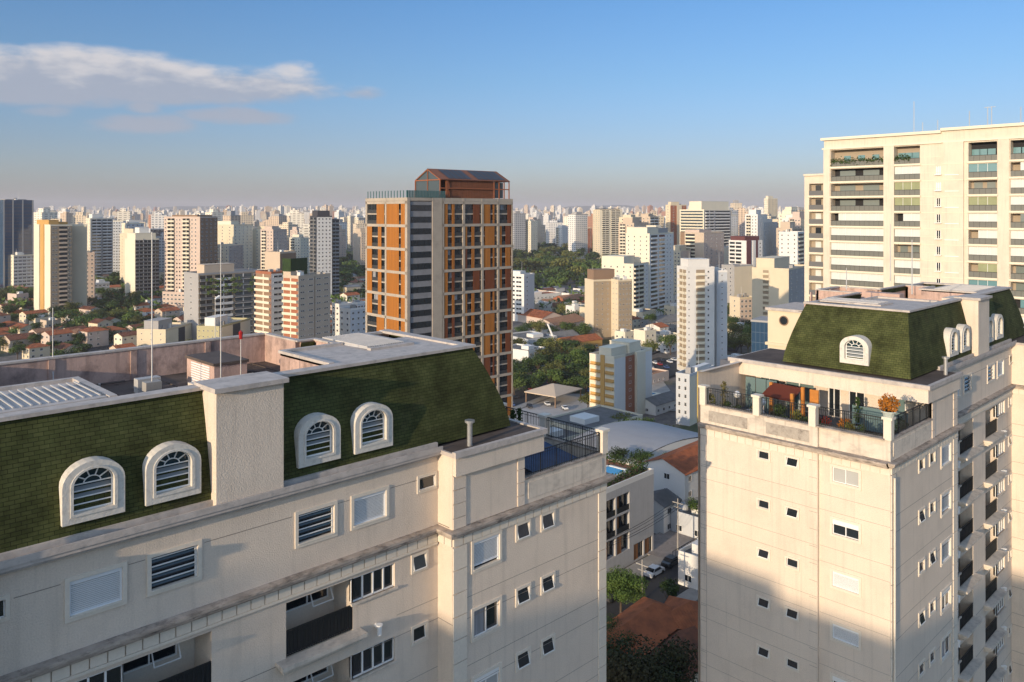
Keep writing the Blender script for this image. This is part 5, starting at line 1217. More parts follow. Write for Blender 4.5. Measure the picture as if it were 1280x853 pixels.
def crown_mesh(seed, n, s, lobes=9, flat=.75, matl=None):
    r = random.Random(seed); L = []
    for i in range(lobes):
        a = r.uniform(0, 6.28); q = r.uniform(.15, .68); L.append((math.cos(a) * q, math.sin(a) * q, r.uniform(-.25, .5) * flat, r.uniform(.28, .48)))
    L.append((0, 0, .25, .5)); V = []; F_ = []
    for i in range(n):
        lx, ly, lz, lr = r.choice(L); d = Vector((r.gauss(0, 1), r.gauss(0, 1), r.gauss(0, 1) + .25)).normalized(); rr = lr * (r.random() ** .35) * r.uniform(.85, 1.1)
        c = Vector((lx, ly, lz)) + Vector((d.x * rr, d.y * rr, d.z * rr * .8)); nn = (d + Vector((r.gauss(0, .5), r.gauss(0, .5), r.gauss(0, .5)))).normalized()
        u = nn.orthogonal().normalized(); u.rotate(__import__('mathutils').Quaternion(nn, r.uniform(0, 6.28))); v = nn.cross(u); k = s * r.uniform(.6, 1.3); b = len(V)
        V += [tuple(c + u * k), tuple(c + v * k * .7), tuple(c - u * k), tuple(c - v * k * .7)]; F_.append([b, b + 1, b + 2, b + 3])
    me = bpy.data.meshes.new('crown'); me.from_pydata(V, [], F_); me.materials.append(matl); me.update(); return me
def trunk_mesh(seed):
    r = random.Random(seed); m = MB(); m.tube((0, 0, -.3), (0, 0, .45), .05, .035, 7)
    for i in range(5): a = i * 1.25 + r.random(); m.tube((0, 0, .38), (.32 * math.cos(a), .32 * math.sin(a), .75 + r.random() * .2), .025, .010, 5)
    return m.mesh('trunk', BARK)
CR_MID = [crown_mesh(i, 1500, .055, matl=LV[i % 3]) for i in range(6)]
CR_FAR = [crown_mesh(20 + i, 520, .10, 7, matl=LV[i % 3]) for i in range(6)]
CR_NEAR = [crown_mesh(40 + i, 15000, .027, 20, matl=LV[(0, 1, 3)[i]]) for i in range(3)]
TRK = [trunk_mesh(i) for i in range(3)]
def palm_mesh(seed):
    r = random.Random(seed); m = MB()
    for i in range(16):
        a = i * 2.4; L = r.uniform(.8, 1.0); dr = r.uniform(-.2, .6); P = []
        for k in range(6): t = k / 5; P.append((math.cos(a) * L * t, math.sin(a) * L * t, dr * t - 1.1 * t * t * .8 + .3 * t))
        for k in range(5):
            w_ = .10 * (1 - k / 6); nx, ny = -math.sin(a) * w_, math.cos(a) * w_
            p, q = P[k], P[k + 1]; m.q([p, q, (q[0] + nx, q[1] + ny, q[2] - w_ * .8), (p[0] + nx, p[1] + ny, p[2] - w_ * .8)]); m.q([q, p, (p[0] - nx, p[1] - ny, p[2] - w_ * .8), (q[0] - nx, q[1] - ny, q[2] - w_ * .8)])
    return m.mesh('crown', LV[0])
PALM = palm_mesh(3)
TREES = []
def tree(x, y, r, h, group, desc=None, kind='mid', idx=None, z=None):
    rr = random.Random(int(x * 13 + y * 7)); i = idx if idx is not None else rr.randrange(6)
    g = gz(x, y) if z is None else z; root = empty('tree', (x, y, g), rr.uniform(0, 6)); tag(root, desc, 'tree', group)
    if kind == 'palm':
        link('crown', PALM, root, (0, 0, h), 0, (r, r, r)); m = MB(); m.tube((0, 0, -1), (0, 0, h), .22, .14, 7); m.obj('trunk', BARK, root); root.name = 'palm_tree'
    else:
        ms = {'mid': CR_MID, 'far': CR_FAR, 'near': CR_NEAR}[kind]
        link('crown', ms[i % len(ms)], root, (0, 0, h - r * .72), 0, (r, r, r * rr.uniform(.75, 1.0)))
        link('trunk', TRK[i % 3], root, (0, 0, 0), 0, (r * 1.0, r * 1.0, max(h - r * .3, 1)))
    TREES.append((root, group, desc is None, kind)); return root
# ------------------------------------------------------------ houses
TILES = [mat('roof_tile_orange', (.50, .155, .06), .85, var=.4, vscale=.5, dirt=.35, dscale=.5, dcol=(.12, .06, .04)), mat('roof_tile_brown', (.26, .10, .055), .9, var=.4, vscale=.6, dirt=.5, dscale=.6, dcol=(.08, .05, .04)),
         mat('roof_sheet_grey', (.24, .24, .24), .8, var=.3, vscale=.4), mat('roof_tile_pale', (.45, .24, .14), .9, var=.3, vscale=.6, dirt=.4, dscale=.5, dcol=(.16, .09, .06))]
def ribbed(m_, sc=4.):
    nt = m_.node_tree; b = nt.nodes['Principled BSDF']; tc = N(nt, 'ShaderNodeTexCoord'); w_ = N(nt, 'ShaderNodeTexWave', i_Scale=sc, i_Distortion=.3); nt.links.new(tc.outputs['UV'], w_.inputs['Vector'])
    bu = N(nt, 'ShaderNodeBump', i_Strength=1.0, i_Distance=.15); nt.links.new(w_.outputs[0], bu.inputs['Height']); nt.links.new(bu.outputs[0], b.inputs['Normal'])
for t in TILES: ribbed(t, 1.6)
WALLS = [CREAM, WHT, BEIGE, CREAM2, PINKW, GREYW, PALEB]
def house(x, y, rz, w_, d, h, roof, tile, wallm_, label=None, group=None, win=True, z=None, name='house', rise=.34):
    g = (gz(x, y) if z is None else z) - .6; h += .6
    root = empty(name, (x, y, g), rz); tag(root, label, 'house' if name == 'house' else 'building', group)
    m = MB(); m.box(-w_ / 2, w_ / 2, -d / 2, d / 2, 0, h, 'lrfb'); a, b = w_ / 2 + .4, d / 2 + .4; rh = min(w_, d) * rise * .5 + .3
    R_ = MB()
    if roof == 'gable':
        m.q([(-w_ / 2, d / 2, h), (-w_ / 2, -d / 2, h), (-w_ / 2, 0, h + rh * .95)]); m.q([(w_ / 2, -d / 2, h), (w_ / 2, d / 2, h), (w_ / 2, 0, h + rh * .95)])
        R_.q([(-a, -b, h - .1), (a, -b, h - .1), (a, 0, h + rh), (-a, 0, h + rh)], [(-a, -b), (a, -b), (a, 0), (-a, 0)]); R_.q([(-a, 0, h + rh), (a, 0, h + rh), (a, b, h - .1), (-a, b, h - .1)], [(-a, 0), (a, 0), (a, b), (-a, b)])
        for s in (-1, 1): R_.q([(-a, s * b, h - .1), (a, s * b, h - .1), (a, s * b, h - .25), (-a, s * b, h - .25)])
    elif roof == 'hip':
        k = max(0, a - b); R_.q([(-a, -b, h - .1), (a, -b, h - .1), (k, 0, h + rh), (-k, 0, h + rh)], [(-a, -b), (a, -b), (k, 0), (-k, 0)]); R_.q([(a, b, h - .1), (-a, b, h - .1), (-k, 0, h + rh), (k, 0, h + rh)], [(a, b), (-a, b), (-k, 0), (k, 0)])
        R_.q([(a, -b, h - .1), (a, b, h - .1), (k, 0, h + rh)], [(-b, a), (b, a), (0, k)]); R_.q([(-a, b, h - .1), (-a, -b, h - .1), (-k, 0, h + rh)], [(b, -a), (-b, -a), (0, -k)])
    else:
        R_.box(-w_ / 2, w_ / 2, -d / 2, d / 2, h, h + .05, 't'); t = .2
        m.box(-w_ / 2, -w_ / 2 + t, -d / 2, d / 2, h, h + .7); m.box(w_ / 2 - t, w_ / 2, -d / 2, d / 2, h, h + .7); m.box(-w_ / 2, w_ / 2, -d / 2, -d / 2 + t, h, h + .7); m.box(-w_ / 2, w_ / 2, d / 2 - t, d / 2, h, h + .7)
        tank = MB(); tank.box(-w_ * .3, -w_ * .05, -d * .2, d * .15, h + .05, h + 1.9)
        tank.obj('roof_tank', [WHT], root)
    m.obj('wall', [wallm_], root); R_.obj('roof', [tile], root)
    if win:
        me = unit_window(WHITE, GLASS)
        for i in range(max(1, int(w_ / 4))):
            for f in range(max(1, int((h - .6) / 3))):
                link('window', me, root, (-w_ / 2 + 1.2 + i * 4, -d / 2, 1.6 + f * 3), 0, (1.4, 1, 1.2))
                if i * 4 < d - 3: link('window', me, root, (-w_ / 2, d / 2 - 1.2 - i * 4, 1.6 + f * 3), rad(-90), (1.4, 1, 1.2))
    return root
ZONES = []                                             # kept clear: (px0, px1, py0, py1)
def boxm(name, m_, cx, cy, rz, w_, d, z0, z1, parent=None):
    m = MB(); m.box(-w_ / 2, w_ / 2, -d / 2, d / 2, z0, z1); return m.obj(name, m_, parent, (cx, cy, 0), rz)
# ------------------------------------------------------------ near street and its buildings, bottom centre
sx, sy, _ = gpt(805, 739); s2x, s2y, _ = gpt(880, 694)
sd = math.atan2(s2y - sy, s2x - sx); sc_, ss_ = math.cos(sd), math.sin(sd)
SP = lambda u, v: (sx + sc_ * u - ss_ * v, sy + ss_ * u + sc_ * v)      # u along the street, v towards far side
strip('street', [SP(-60, -1), SP(120, -1)], 8.0, ASPH, .10)
strip('pavement', [SP(-60, 5.0), SP(120, 5.0)], 3.6, CONC, .24)
strip('pavement', [SP(-60, -6.6), SP(120, -6.6)], 3.0, CONC, .24)
def gS(u, v): return gz(*SP(u, v))
pb = empty('building', (*SP(-1.5, 7.4), gS(0, 8)), sd); tag(pb, 'modern white building with a blue roof pool, between the two mansard blocks', 'building')
PX0, PX1, PD, PH = -16, 15.5, 13.5, 14.2
m = MB(); m.box(-26, PX1, 0, PD, 0, PH, 'lrbt'); hs = []
for k in range(3):
    for q in (4.2, .1, -4.0, -8.1, -12.2, -16.3): hs.append((q, q + 3.7, PH - 4.4 - k * 3.5, PH - 1.3 - k * 3.5, .9))
hs += [(9.2, 12.2, .3, 3.1, .4), (12.6, 15.0, .3, 3.1, .4)]
hs = [h for h in hs if h[0] > -26]
m.wall(lambda u, z, d: (u, d, z), hs, -26, PX1, 0, PH, None, .9)
m.obj('wall', [mat('cool_grey_render', (.46, .45, .44), .85, streak=.3, var=.1)], pb)
WOOD = mat('warm_wood', (.30, .13, .05), .6, var=.3, vscale=1, stretch=(6, 6, .3))
for h in hs:
    m = MB(); m.box(h[0], h[1], h[4] - .05, h[4], h[2], h[3], 'f'); m.m = 1
    for q in (h[0], (h[0] + h[1]) / 2, h[1] - .1): m.box(q, q + .1, h[4] - .15, h[4] - .05, h[2], h[3])
    if h[2] > 4:
        m.m = 2; m.box(h[0], h[0] + .9, .3, .4, h[2], h[3]); m.m = 1; m.box(h[0], h[1], .05, .09, h[2], h[2] + 1.0)
    else: m.m = 2; m.box(h[0] + .1, h[0] + 1.4, .1, .2, h[2], h[3])
    m.obj('window', [GLASS, BLACK, WOOD], pb)
for h in hs[:12]:
    if h[2] > 4: pass
m = MB(); m.box(-26, PX1, 0, .25, PH, PH + .9); m.box(-26, PX1, PD - .25, PD, PH, PH + .9); m.box(PX1 - .25, PX1, .25, PD - .25, PH, PH + .9); m.obj('parapet', [WHT], pb)
m = MB(); m.box(-26, PX1 - .3, .3, PD - .3, PH, PH + .5); m.obj('pool_deck', [mat('deck_wood', (.34, .15, .08), .8, var=.3, vscale=1)], pb)
m = MB(); p0, p1, p2, p3 = .5, 12.0, 2.6, 7.6
m.box(p0, p1, p2, p2 + .5, PH + .5, PH + .9); m.box(p0, p1, p3 - .5, p3, PH + .5, PH + .9); m.box(p0, p0 + .5, p2, p3, PH + .5, PH + .9); m.box(p1 - .5, p1, p2, p3, PH + .5, PH + .9); po = m.obj('pool_rim', [WHT], pb)
m = MB(); m.box(p0 + .5, p1 - .5, p2 + .5, p3 - .5, PH + .5, PH + .78); m.obj('pool_water', [mat('pool_water', (.01, .30, .55), .08, spec=.6, var=.2, vscale=.4)], po)
def hedge(name, T0, T1, wd, hh, base, parent, seed=1, rz=0, dens=60):
    r = random.Random(seed); m = MB(); L = math.hypot(T1[0] - T0[0], T1[1] - T0[1])
    for i in range(int(L * dens)):
        t = r.random(); c = Vector((T0[0] + (T1[0] - T0[0]) * t + r.uniform(-wd, wd) / 2, T0[1] + (T1[1] - T0[1]) * t + r.uniform(-wd, wd) / 2, base + r.random() * hh)); s = .22
        m.q([c + Vector((r.uniform(-s, s), r.uniform(-s, s), r.uniform(-s, s))) for _ in range(4)])
    return m.obj(name, LV[1], parent)
hedge('roof_hedge', (-12, 1.2), (PX1 - .6, 1.2), 1.2, 1.7, PH + .4, pb, 1); hedge('roof_hedge', (PX1 - 1, 1.2), (PX1 - 1, PD - 1), 1.2, 1.6, PH + .4, pb, 2); hedge('roof_hedge', (-10, PD - 1), (PX1 - .6, PD - 1), 1.2, 1.7, PH + .4, pb, 3)
for i in range(4):
    cx, cy = SP(-1.5 - 5.5 + i * 1.5, 7.4 + 7.0); l = empty('sun_lounger', (cx, cy, gS(0, 8) + PH + .5), sd + .1); tag(l, ['leftmost', 'second', 'third', 'rightmost'][i] + ' white sun lounger in the row beside the roof pool', 'sun lounger', 'sun loungers beside the roof pool')
    m = MB(); m.box(-.32, .32, -.95, .4, .25, .38); m.q([(-.32, .4, .38), (.32, .4, .38), (.32, .95, .75), (-.32, .95, .75)]); m.q([(-.32, .95, .68), (.32, .95, .68), (.32, .4, .3), (-.32, .4, .3)]); m.obj('cushion', [WHITE], l)
    for a in (-.28, .24):
        for b in (-.9, .3): m = MB(); m.box(a, a + .05, b, b + .05, 0, .25); m.obj('leg', [WHITE], l)
def pxobj(px, Z): return at(px, Z)
# white retaining wall and its neighbours, right of the pool building
def hpx(px, py, w_, d, h, roof, tile, wl, label, rz=sd, up=0., **k):
    x, y, Z = gpt(px, py); FOOT.append((x, y, max(w_, d) * .5)); return house(x, y, rz, w_, d, h, roof, TILES[tile], wl, label, **k)
hpx(836, 655, 13, 6, 6, 'gable', 2, WHT, 'small white house with a dark sheet roof, behind the paved yard')
hpx(868, 640, 24, 10, 12, 'gable', 0, WHT, 'tall white blank-walled house with an orange tile roof, beside the right block')
hpx(826, 622, 8, 6, 7, 'gable', 0, WHT, 'narrow white gabled annex with red roof edge above the small white house')
hpx(884, 664, 12, 9, 4, 'flat', 2, PALEB, 'low pale shed with flat roof at the yard edge')
yx, yy_, _ = gpt(850, 678)
m = MB(); m.box(-9, 9, -4, 5, -1, .3); tag(m.obj('paved_yard', [mat('paving', (.30, .27, .25), .9, var=.3, vscale=1.2)], None, (yx, yy_, gz(yx, yy_)), sd), kind='structure')
m = MB()
for i in range(19): m.box(-9 + i, -8.93 + i, -4.1, -4.05, .3, 2.2)
m.box(-9, 9, -4.1, -4.05, 2.15, 2.25); tag(m.obj('yard_fence', [BLACK], None, (yx, yy_, gz(yx, yy_)), sd), 'thin dark railing fence along the street side of the paved yard', 'fence')
tk = empty('water_tank', (*gpt(853, 662)[:2], gz(yx, yy_))); tag(tk, 'pale cylindrical tank standing upright in the paved yard', 'tank')
m = MB(); m.tube((0, 0, 0), (0, 0, 4.4), 1.3, 1.3, 16); m.tube((0, 0, 4.4), (0, 0, 5.0), 1.3, .4, 16); m.obj('tank_body', [PALEB], tk)
# bottom roofs
hpx(796, 832, 17, 7.5, 5, 'hip', 0, CREAM, 'house with a large worn orange tile roof, below the street', rz=sd + .06, rise=.42)
hpx(862, 812, 8, 7.5, 5, 'hip', 0, CREAM, 'house with a rounded red tile roof, close to the right block', rz=sd + .3, rise=.42)
hpx(850, 850, 16, 7, 4, 'gable', 1, CREAM, 'house with long brown tile roof at the bottom, right of dark tree', rz=sd + .1, rise=.3)
hpx(878, 728, 7, 5, 5, 'flat', 2, WHT, 'little white house with flat grey roof at the street edge')
x, y, _ = gpt(776, 775); tree(x, y, 4.6, 8.5, None, 'leafy green street tree in front of the pool building', 'near', 0)
x, y, _ = gpt(806, 905); tree(x, y, 8.0, 11, None, 'large dark rusty-leaved tree at the bottom, between the blocks', 'near', 2)
x, y, _ = gpt(762, 850); tree(x, y, 4.5, 8, None, 'dark green tree hugging the left block, beside the orange roof', 'near', 1)
x, y, _ = gpt(835, 770); tree(x, y, 2.6, 6, None, 'small dark tree between street and round red roof', 'mid', 1)
x, y, _ = gpt(874, 668); tree(x, y, 3.0, 7, None, 'small tree at the right end of the paved yard', 'mid', 0)
for i, (px, py) in enumerate(((800, 722), (812, 706))):
    c_ = SP(0, 0)
def car(px, py, col, label, rz=None, group='cars', z=None, xy=None):
    x, y = xy if xy else gpt(px, py)[:2]; rz = sd if rz is None else rz
    r = empty('car', (x, y, (gz(x, y) + .12) if z is None else z), rz); tag(r, label, 'car', group)
    m = MB(); S_ = [(-2.1, .35, .62), (-2.1, .85, .75), (-1.5, .95, .84), (-.9, 1.42, .72), (.6, 1.45, .70), (1.25, .95, .84), (2.0, .82, .8), (2.1, .4, .7)]
    B = [(-2.1, .3, .7), (2.1, .3, .7)]
    def ring(x, z, w_): return (x, -w_, z), (x, w_, z)
    for (xa, za, wa), (xb, zb, wb) in zip(S_, S_[1:]): a, b = ring(xa, za, wa); c, d = ring(xb, zb, wb); m.q([a, c, d, b])
    for s in (-1, 1):
        for (xa, za, wa), (xb, zb, wb) in zip(S_, S_[1:]): m.q([(xa, s * wa, za), (xb, s * wb, zb), (xb, s * .84, .3), (xa, s * .84, .3)])
    m.obj('body', [mat('car_paint_' + label.split()[0], col, .3, spec=.6)], r)
    m = MB()
    for (xa, za, wa), (xb, zb, wb) in (((-1.48, .97, .80), (-.95, 1.40, .70)), ((.63, 1.43, .68), (1.2, .98, .80))): m.q([(xa, -wa, za + .02), (xb, -wb, zb + .02), (xb, wb, zb + .02), (xa, wa, za + .02)])
    for s in (-1, 1): m.q([(-1.3, s * .84, .98), (1.05, s * .84, .98), (.55, s * .735, 1.38), (-.85, s * .735, 1.38)])
    m.obj('car_window', [GLASS], r)
    for xx in (-1.35, 1.35):
        for s in (-1, 1): m = MB(); m.tube((xx, s * .68, .32), (xx, s * .88, .32), .32, n=12); m.obj('wheel', [BLACK], r)
    return r
u0 = 6
for i, (u, col, lb) in enumerate(((10.5, (.7, .7, .7), 'white car parked at the kerb before the pool building'), (4.8, (.02, .02, .025), 'black car parked behind the white one at the kerb'), (-1.2, (.05, .05, .055), 'charcoal car parked nearest the green street tree'), (15.9, (.04, .045, .05), 'dark car parked ahead of the white one at the kerb'))):
    car(0, 0, col, lb, sd, 'cars parked along the near street', xy=SP(u - 4.5, 2.0))
for i, (u, v) in enumerate(((17, 4.2), (-9, -5.8), (34, 4.2))):
    r = empty('utility_pole', (*SP(u, v), gS(u, v) + .2), sd); tag(r, ['concrete utility pole beside the white parked car', 'concrete utility pole on the near side of the street', 'concrete utility pole farther along the street by the yard'][i], 'utility pole', 'utility poles along the street')
    m = MB(); m.tube((0, 0, 0), (0, 0, 9.5), .16, .10, 8); m.obj('pole', [CONC], r); m = MB(); m.box(-.06, .06, -1.1, 1.1, 8.6, 8.75); m.box(-.06, .06, -.8, .8, 7.8, 7.92); m.obj('crossarm', [CONC], r)
def wires(label, u0, u1, v, z, dv):
    r = empty('power_line', (*SP(u0, v), gS(u0, v)), 0); tag(r, label, 'power line')
    a = Vector((*SP(u0, v), gS(u0, v) + z)); b = Vector((*SP(u1, v), gS(u1, v) + z)); o = Vector(r.location)
    for k in dv:
        off = Vector((-ss_, sc_, 0)) * k; m = MB(); n = 10
        P = [a.lerp(b, i / n) + off - Vector((0, 0, 1.1 * (1 - (2 * i / n - 1) ** 2))) - o for i in range(n + 1)]
        for p_, q_ in zip(P, P[1:]): m.tube(p_, q_, .035, n=4, cap=False)
        m.obj('wire', [BLACK], r)
wires('sagging black power wires along the far side of the near street', 17, 48, 4.2, 8.8, (-1, -.4, .4, 1)); wires('black power wires above the parked cars, before the pool building', -14, 17, 4.2, 8.8, (-1, -.4, .4, 1))
# ------------------------------------------------------------ mid ground, centre
x, y, Zc = gpt(800, 578)
hall = empty('market_hall', (x, y, gz(x, y)), rad(-2)); tag(hall, 'big hall with a pale curved metal roof, behind the pool building', 'hall')
m = MB(); nseg = 16; W2, LN, HB, RZ = 13, 56, 4.0, 5.0
for i in range(nseg):
    t0, t1 = -1 + 2 * i / nseg, -1 + 2 * (i + 1) / nseg; f = lambda t: HB + RZ * (1 - t * t)
    m.q([(t0 * LN / 2, -W2, f(t0)), (t1 * LN / 2, -W2, f(t1)), (t1 * LN / 2, W2, f(t1)), (t0 * LN / 2, W2, f(t0))], [(t0 * 30, -W2), (t1 * 30, -W2), (t1 * 30, W2), (t0 * 30, W2)])
MR = mat('pale_metal_roof', (.34, .34, .35), .8, var=.12, vscale=.2, dirt=.3, dscale=.2, dcol=(.34, .33, .32)); m.obj('roof', [MR], hall)
m = MB()
for i in range(nseg):
    t0, t1 = -1 + 2 * i / nseg, -1 + 2 * (i + 1) / nseg; f = lambda t: HB + RZ * (1 - t * t)
    for s in (-1, 1): m.q([(t0 * LN / 2, s * W2 * .99, 0), (t1 * LN / 2, s * W2 * .99, 0), (t1 * LN / 2, s * W2 * .99, f(t1) - .3), (t0 * LN / 2, s * W2 * .99, f(t0) - .3)])
for s in (-1, 1): m.q([(s * LN / 2 * .99, -W2, 0), (s * LN / 2 * .99, W2, 0), (s * LN / 2 * .99, W2, HB), (s * LN / 2 * .99, -W2, HB)])
m.obj('wall', [WHT], hall)
m = MB(); m.q([(-LN / 2 + 1, -2, HB + 3.2), (LN / 2, -2, HB + .3), (LN / 2, -1.6, HB + .3), (-LN / 2 + 1, -1.6, HB + 3.2)])
FOOT.append((x, y, 24)); 
hpx(742, 548, 30, 20, 7, 'flat', 2, CREAM2, 'flat-roofed pale hall with cream parapets, left of the curved roof', rz=rad(-2), name='low_building')
hpx(700, 560, 26, 14, 5, 'flat', 2, CREAM2, 'low cream building just behind the left block terrace fence', rz=rad(-2), name='low_building')
# forecourt and canopy
fx, fy, _ = gpt(690, 516); m = MB(); m.box(-32, 34, -17, 17, -3, .15); tag(m.obj('forecourt', [mat('pale_paving', (.42, .40, .38), .9, var=.15, vscale=.1, dirt=.3, dscale=.2, dcol=(.25, .24, .22))], None, (fx, fy, gz(fx, fy)), rad(6)), kind='structure'); FOOT.append((fx, fy, 26))
kx, ky, _ = gpt(692, 502); ca = empty('canopy', (kx, ky, gz(kx, ky)), rad(8)); tag(ca, 'beige pyramid-roofed canopy on posts in the pale forecourt', 'canopy')
m = MB(); a, b = 10, 8; ap = (0, 0, 7.6)
for p, q in (((-a, -b), (a, -b)), ((a, -b), (a, b)), ((a, b), (-a, b)), ((-a, b), (-a, -b))): m.q([(*p, 4.9), (*q, 4.9), ap]); m.q([(*p, 4.5), (*q, 4.5), (*q, 4.9), (*p, 4.9)])
m.obj('roof', [BEIGE], ca)
for p in ((-a + .6, -b + .6), (a - .6, -b + .6), (a - .6, b - .6), (-a + .6, b - .6)): m = MB(); m.box(p[0] - .2, p[0] + .2, p[1] - .2, p[1] + .2, 0, 4.8); m.obj('post', [BROWN], ca)
# big road behind the forecourt and the orchard road on the left
P0 = gpt(560, 532)[:2]; P1 = gpt(660, 494)[:2]; P2 = gpt(740, 462)[:2]; P3 = gpt(850, 425)[:2]
strip('avenue', [P0, P1, P2, P3], 15, ASPH, .3)
Q0 = gpt(600, 528)[:2]; Q1 = gpt(668, 503)[:2]; Q2 = gpt(745, 470)[:2]
strip('pavement', [Q0, Q1, Q2], 4, CONC, .45)
strip('car_park', [gpt(796, 472)[:2], gpt(850, 452)[:2]], 26, ASPH, .3)
strip('street', [gpt(770, 440)[:2], gpt(905, 416)[:2]], 10, ASPH, .3)
strip('street', [gpt(845, 515)[:2], gpt(800, 452)[:2], gpt(790, 420)[:2]], 9, CONC, .35)
strip('street', [gpt(0, 415)[:2], gpt(140, 436)[:2], gpt(300, 470)[:2]], 9, ASPH, .3)
strip('street', [gpt(30, 385)[:2], gpt(130, 452)[:2]], 8, ASPH, .35)
strip('avenue', [gpt(410, 330)[:2], gpt(470, 372)[:2]], 16, ASPH, .5)
strip('street', [gpt(910, 440)[:2], gpt(945, 392)[:2]], 9, ASPH, .4)
rr = random.Random(9); CC = [((.7, .7, .7), 'white'), ((.03, .03, .035), 'black'), ((.3, .3, .31), 'silver'), ((.25, .02, .02), 'red'), ((.04, .07, .18), 'blue')]
CARS = []
for i in range(26):
    c = CC[rr.randrange(5)]
    if i < 10: t = i / 10; px, py = 800 + 45 * t + rr.uniform(-2, 2), 462 - 9 * t + rr.uniform(-4, 6)
    elif i < 17: t = (i - 10) / 7; px, py = 575 + 160 * t, 524 - 58 * t + rr.uniform(-2, 2)
    elif i < 21: px, py = 640 + (i - 17) * 22, 510 + rr.uniform(-4, 10)
    else: px, py = 735 + (i - 21) * 8, 492 + rr.uniform(-6, 4)
    x, y, Z = gpt(px, py)
    CARS.append((car(0, 0, c[0], c[1] + ' car', rad(-20 + rr.uniform(-4, 4)) if 10 <= i < 17 else rad(60), 'distant parked cars', z=gz(x, y) + .5, xy=(x, y)), c[1], px, i))
# swimming pool by the white buildings at x ~ 805
x, y, _ = gpt(806, 497); m = MB(); m.box(-7, 7, -4, 4, -2, 1.2); pr = m.obj('pool_terrace', [CREAM2], None, (x, y, gz(x, y)), rad(5)); tag(pr, 'pale raised terrace holding a small blue pool, left of the yellow striped slab', 'pool terrace')
m = MB(); m.box(-5, 5, -2.4, 2.4, 1.2, 1.32); m.obj('pool_water', [mat('pool_water_far', (.05, .22, .38), .1)], pr)
hpx(822, 512, 18, 10, 4, 'gable', 2, WHT, 'low white building with grey pitched roof beside the small pool')
hpx(806, 478, 22, 12, 4, 'flat', 3, PINKW, 'low pinkish flat building above the small pool', name='low_building')
hpx(690, 470, 0.1 + 20, 9, 5, 'gable', 3, CREAM, 'long low cream house behind the row of trees, left of the ochre striped block') if False else None
# white boom crane
x, y, Zc = gpt(700, 446); cr = empty('crane', (x, y, gz(x, y))); tag(cr, 'slender white crane boom leaning left above the tree belt', 'crane')
bx, by = at(684.5, Zc); m = MB(); m.tube((0, 0, 1.5), (bx - x, by - y, CZ + (HY - 405) * Zc / F_PX - gz(x, y)), .75, .45, 6); m.obj('boom', [WHITE], cr)
m = MB(); m.box(-3, 3, -1.5, 1.5, 0, 2.2); m.box(-2.5, -.5, -1.2, 1.2, 2.2, 3.6); m.obj('carrier', [mat('crane_orange', (.45, .16, .03), .6)], cr)
# placed houses of the centre: red roofs and pale sheds
cent = [(676, 378, 30, 16, 7, 'flat', 0, WHT, 'white flat-topped block with pink wing, below the park'), (712, 384, 22, 14, 7, 'gable', 3, BRICK, 'salmon red building with pale roof, below the park'), (668, 402, 40, 18, 5, 'gable', 0, PINKW, 'long orange-roofed shed right of the white slab'),
        (700, 412, 36, 18, 5, 'gable', 3, PINKW, 'wide pale tile roofed shed before the tree belt'), (662, 436, 24, 20, 7, 'flat', 2, PALEB, 'pale blue-grey flat warehouse beside the orange tower'), (690, 432, 30, 14, 5, 'gable', 2, GREYW, 'grey metal-roofed shed left of the taupe tower'),
        (722, 436, 26, 12, 5, 'gable', 0, OCHRE, 'bright orange-roofed hall behind the crane'), (653, 458, 18, 14, 9, 'flat', 2, WHT, 'white low-rise office beside the orange tower foot'), (672, 452, 14, 10, 5, 'flat', 2, WHT, 'small white flat house left of the crane'),
        (800, 402, 20, 14, 7, 'flat', 2, CREAM, 'cream low block between the gridded tower and tall tree'), (830, 412, 26, 16, 6, 'gable', 2, GREYW, 'grey-roofed shed beneath the gridded tower'), (826, 428, 18, 12, 5, 'flat', 2, CREAM2, 'pale flat house with sunlit wall beside the car park'),
        (925, 410, 20, 14, 7, 'gable', 1, BEIGE, 'beige brown-roofed house behind the right tree clump')]
for px, py, w_, d, h, rf, tl, wl, lb in cent: hpx(px, py, w_, d, h, rf, tl, wl, lb, rz=rad(rr.choice((-8, 10, 82, 98))))
gx, gy = at(950, 175); gb = empty('glass_building', (gx, gy, gz(gx, gy)), rad(12)); tag(gb, 'dark blue glass box left of the cream wall with a round window', 'building')
def zat(px, py, Z): return CZ + (HY - py) * Z / F_PX
m = MB(); zt_ = zat(950, 402, 175) - gz(gx, gy); m.box(-1, 6, -3, 1.5, 0, zt_); m.m = 1
for i in range(6): m.box(-1 + i * 1.4 - .04, -1 + i * 1.4 + .04, -3.06, -3, 0, zt_); m.box(-1.06, -1, -3 + i * .9 - .04, -3 + i * .9 + .04, 0, zt_)
for i in range(14): m.box(-1.08, 6, -3.08, 1.5, zt_ - 2.2 * i - .12, zt_ - 2.2 * i)
m.obj('curtain_wall', [DGL, mat('blue_spandrel', (.05, .09, .15), .5)], gb)
m = MB(); m.box(-1.2, 6.2, -3.2, 1.7, zt_, zt_ + .4); m.obj('roof', [GREYW], gb)
wx, wy = at(966, 120); wb = empty('building', (wx, wy, gz(wx, wy))); tag(wb, 'cream gabled building with a dark round window, behind the green mansard', 'building')
zt_ = zat(985, 388, 120) - gz(wx, wy); m = MB(); m.box(0, 9, -9, .8, 0, zt_, 'lrfb'); m.box(-.3, 9.3, -9.3, 1.1, zt_ - 5.2, zt_ - 4.8); m.obj('wall', [CREAM], wb)
m = MB(); m.box(-.3, 9.3, -9.3, 1.1, zt_, zt_ + .4); m.obj('roof', [CAPW], wb)
t_ = (980 - 640) / F_PX; yq = wx / (FW[0] + t_ * RT[0]) * (FW[1] + t_ * RT[1]) - wy; zq = CZ + (HY - 401) * (wx / (FW[0] + t_ * RT[0])) / F_PX - gz(wx, wy)
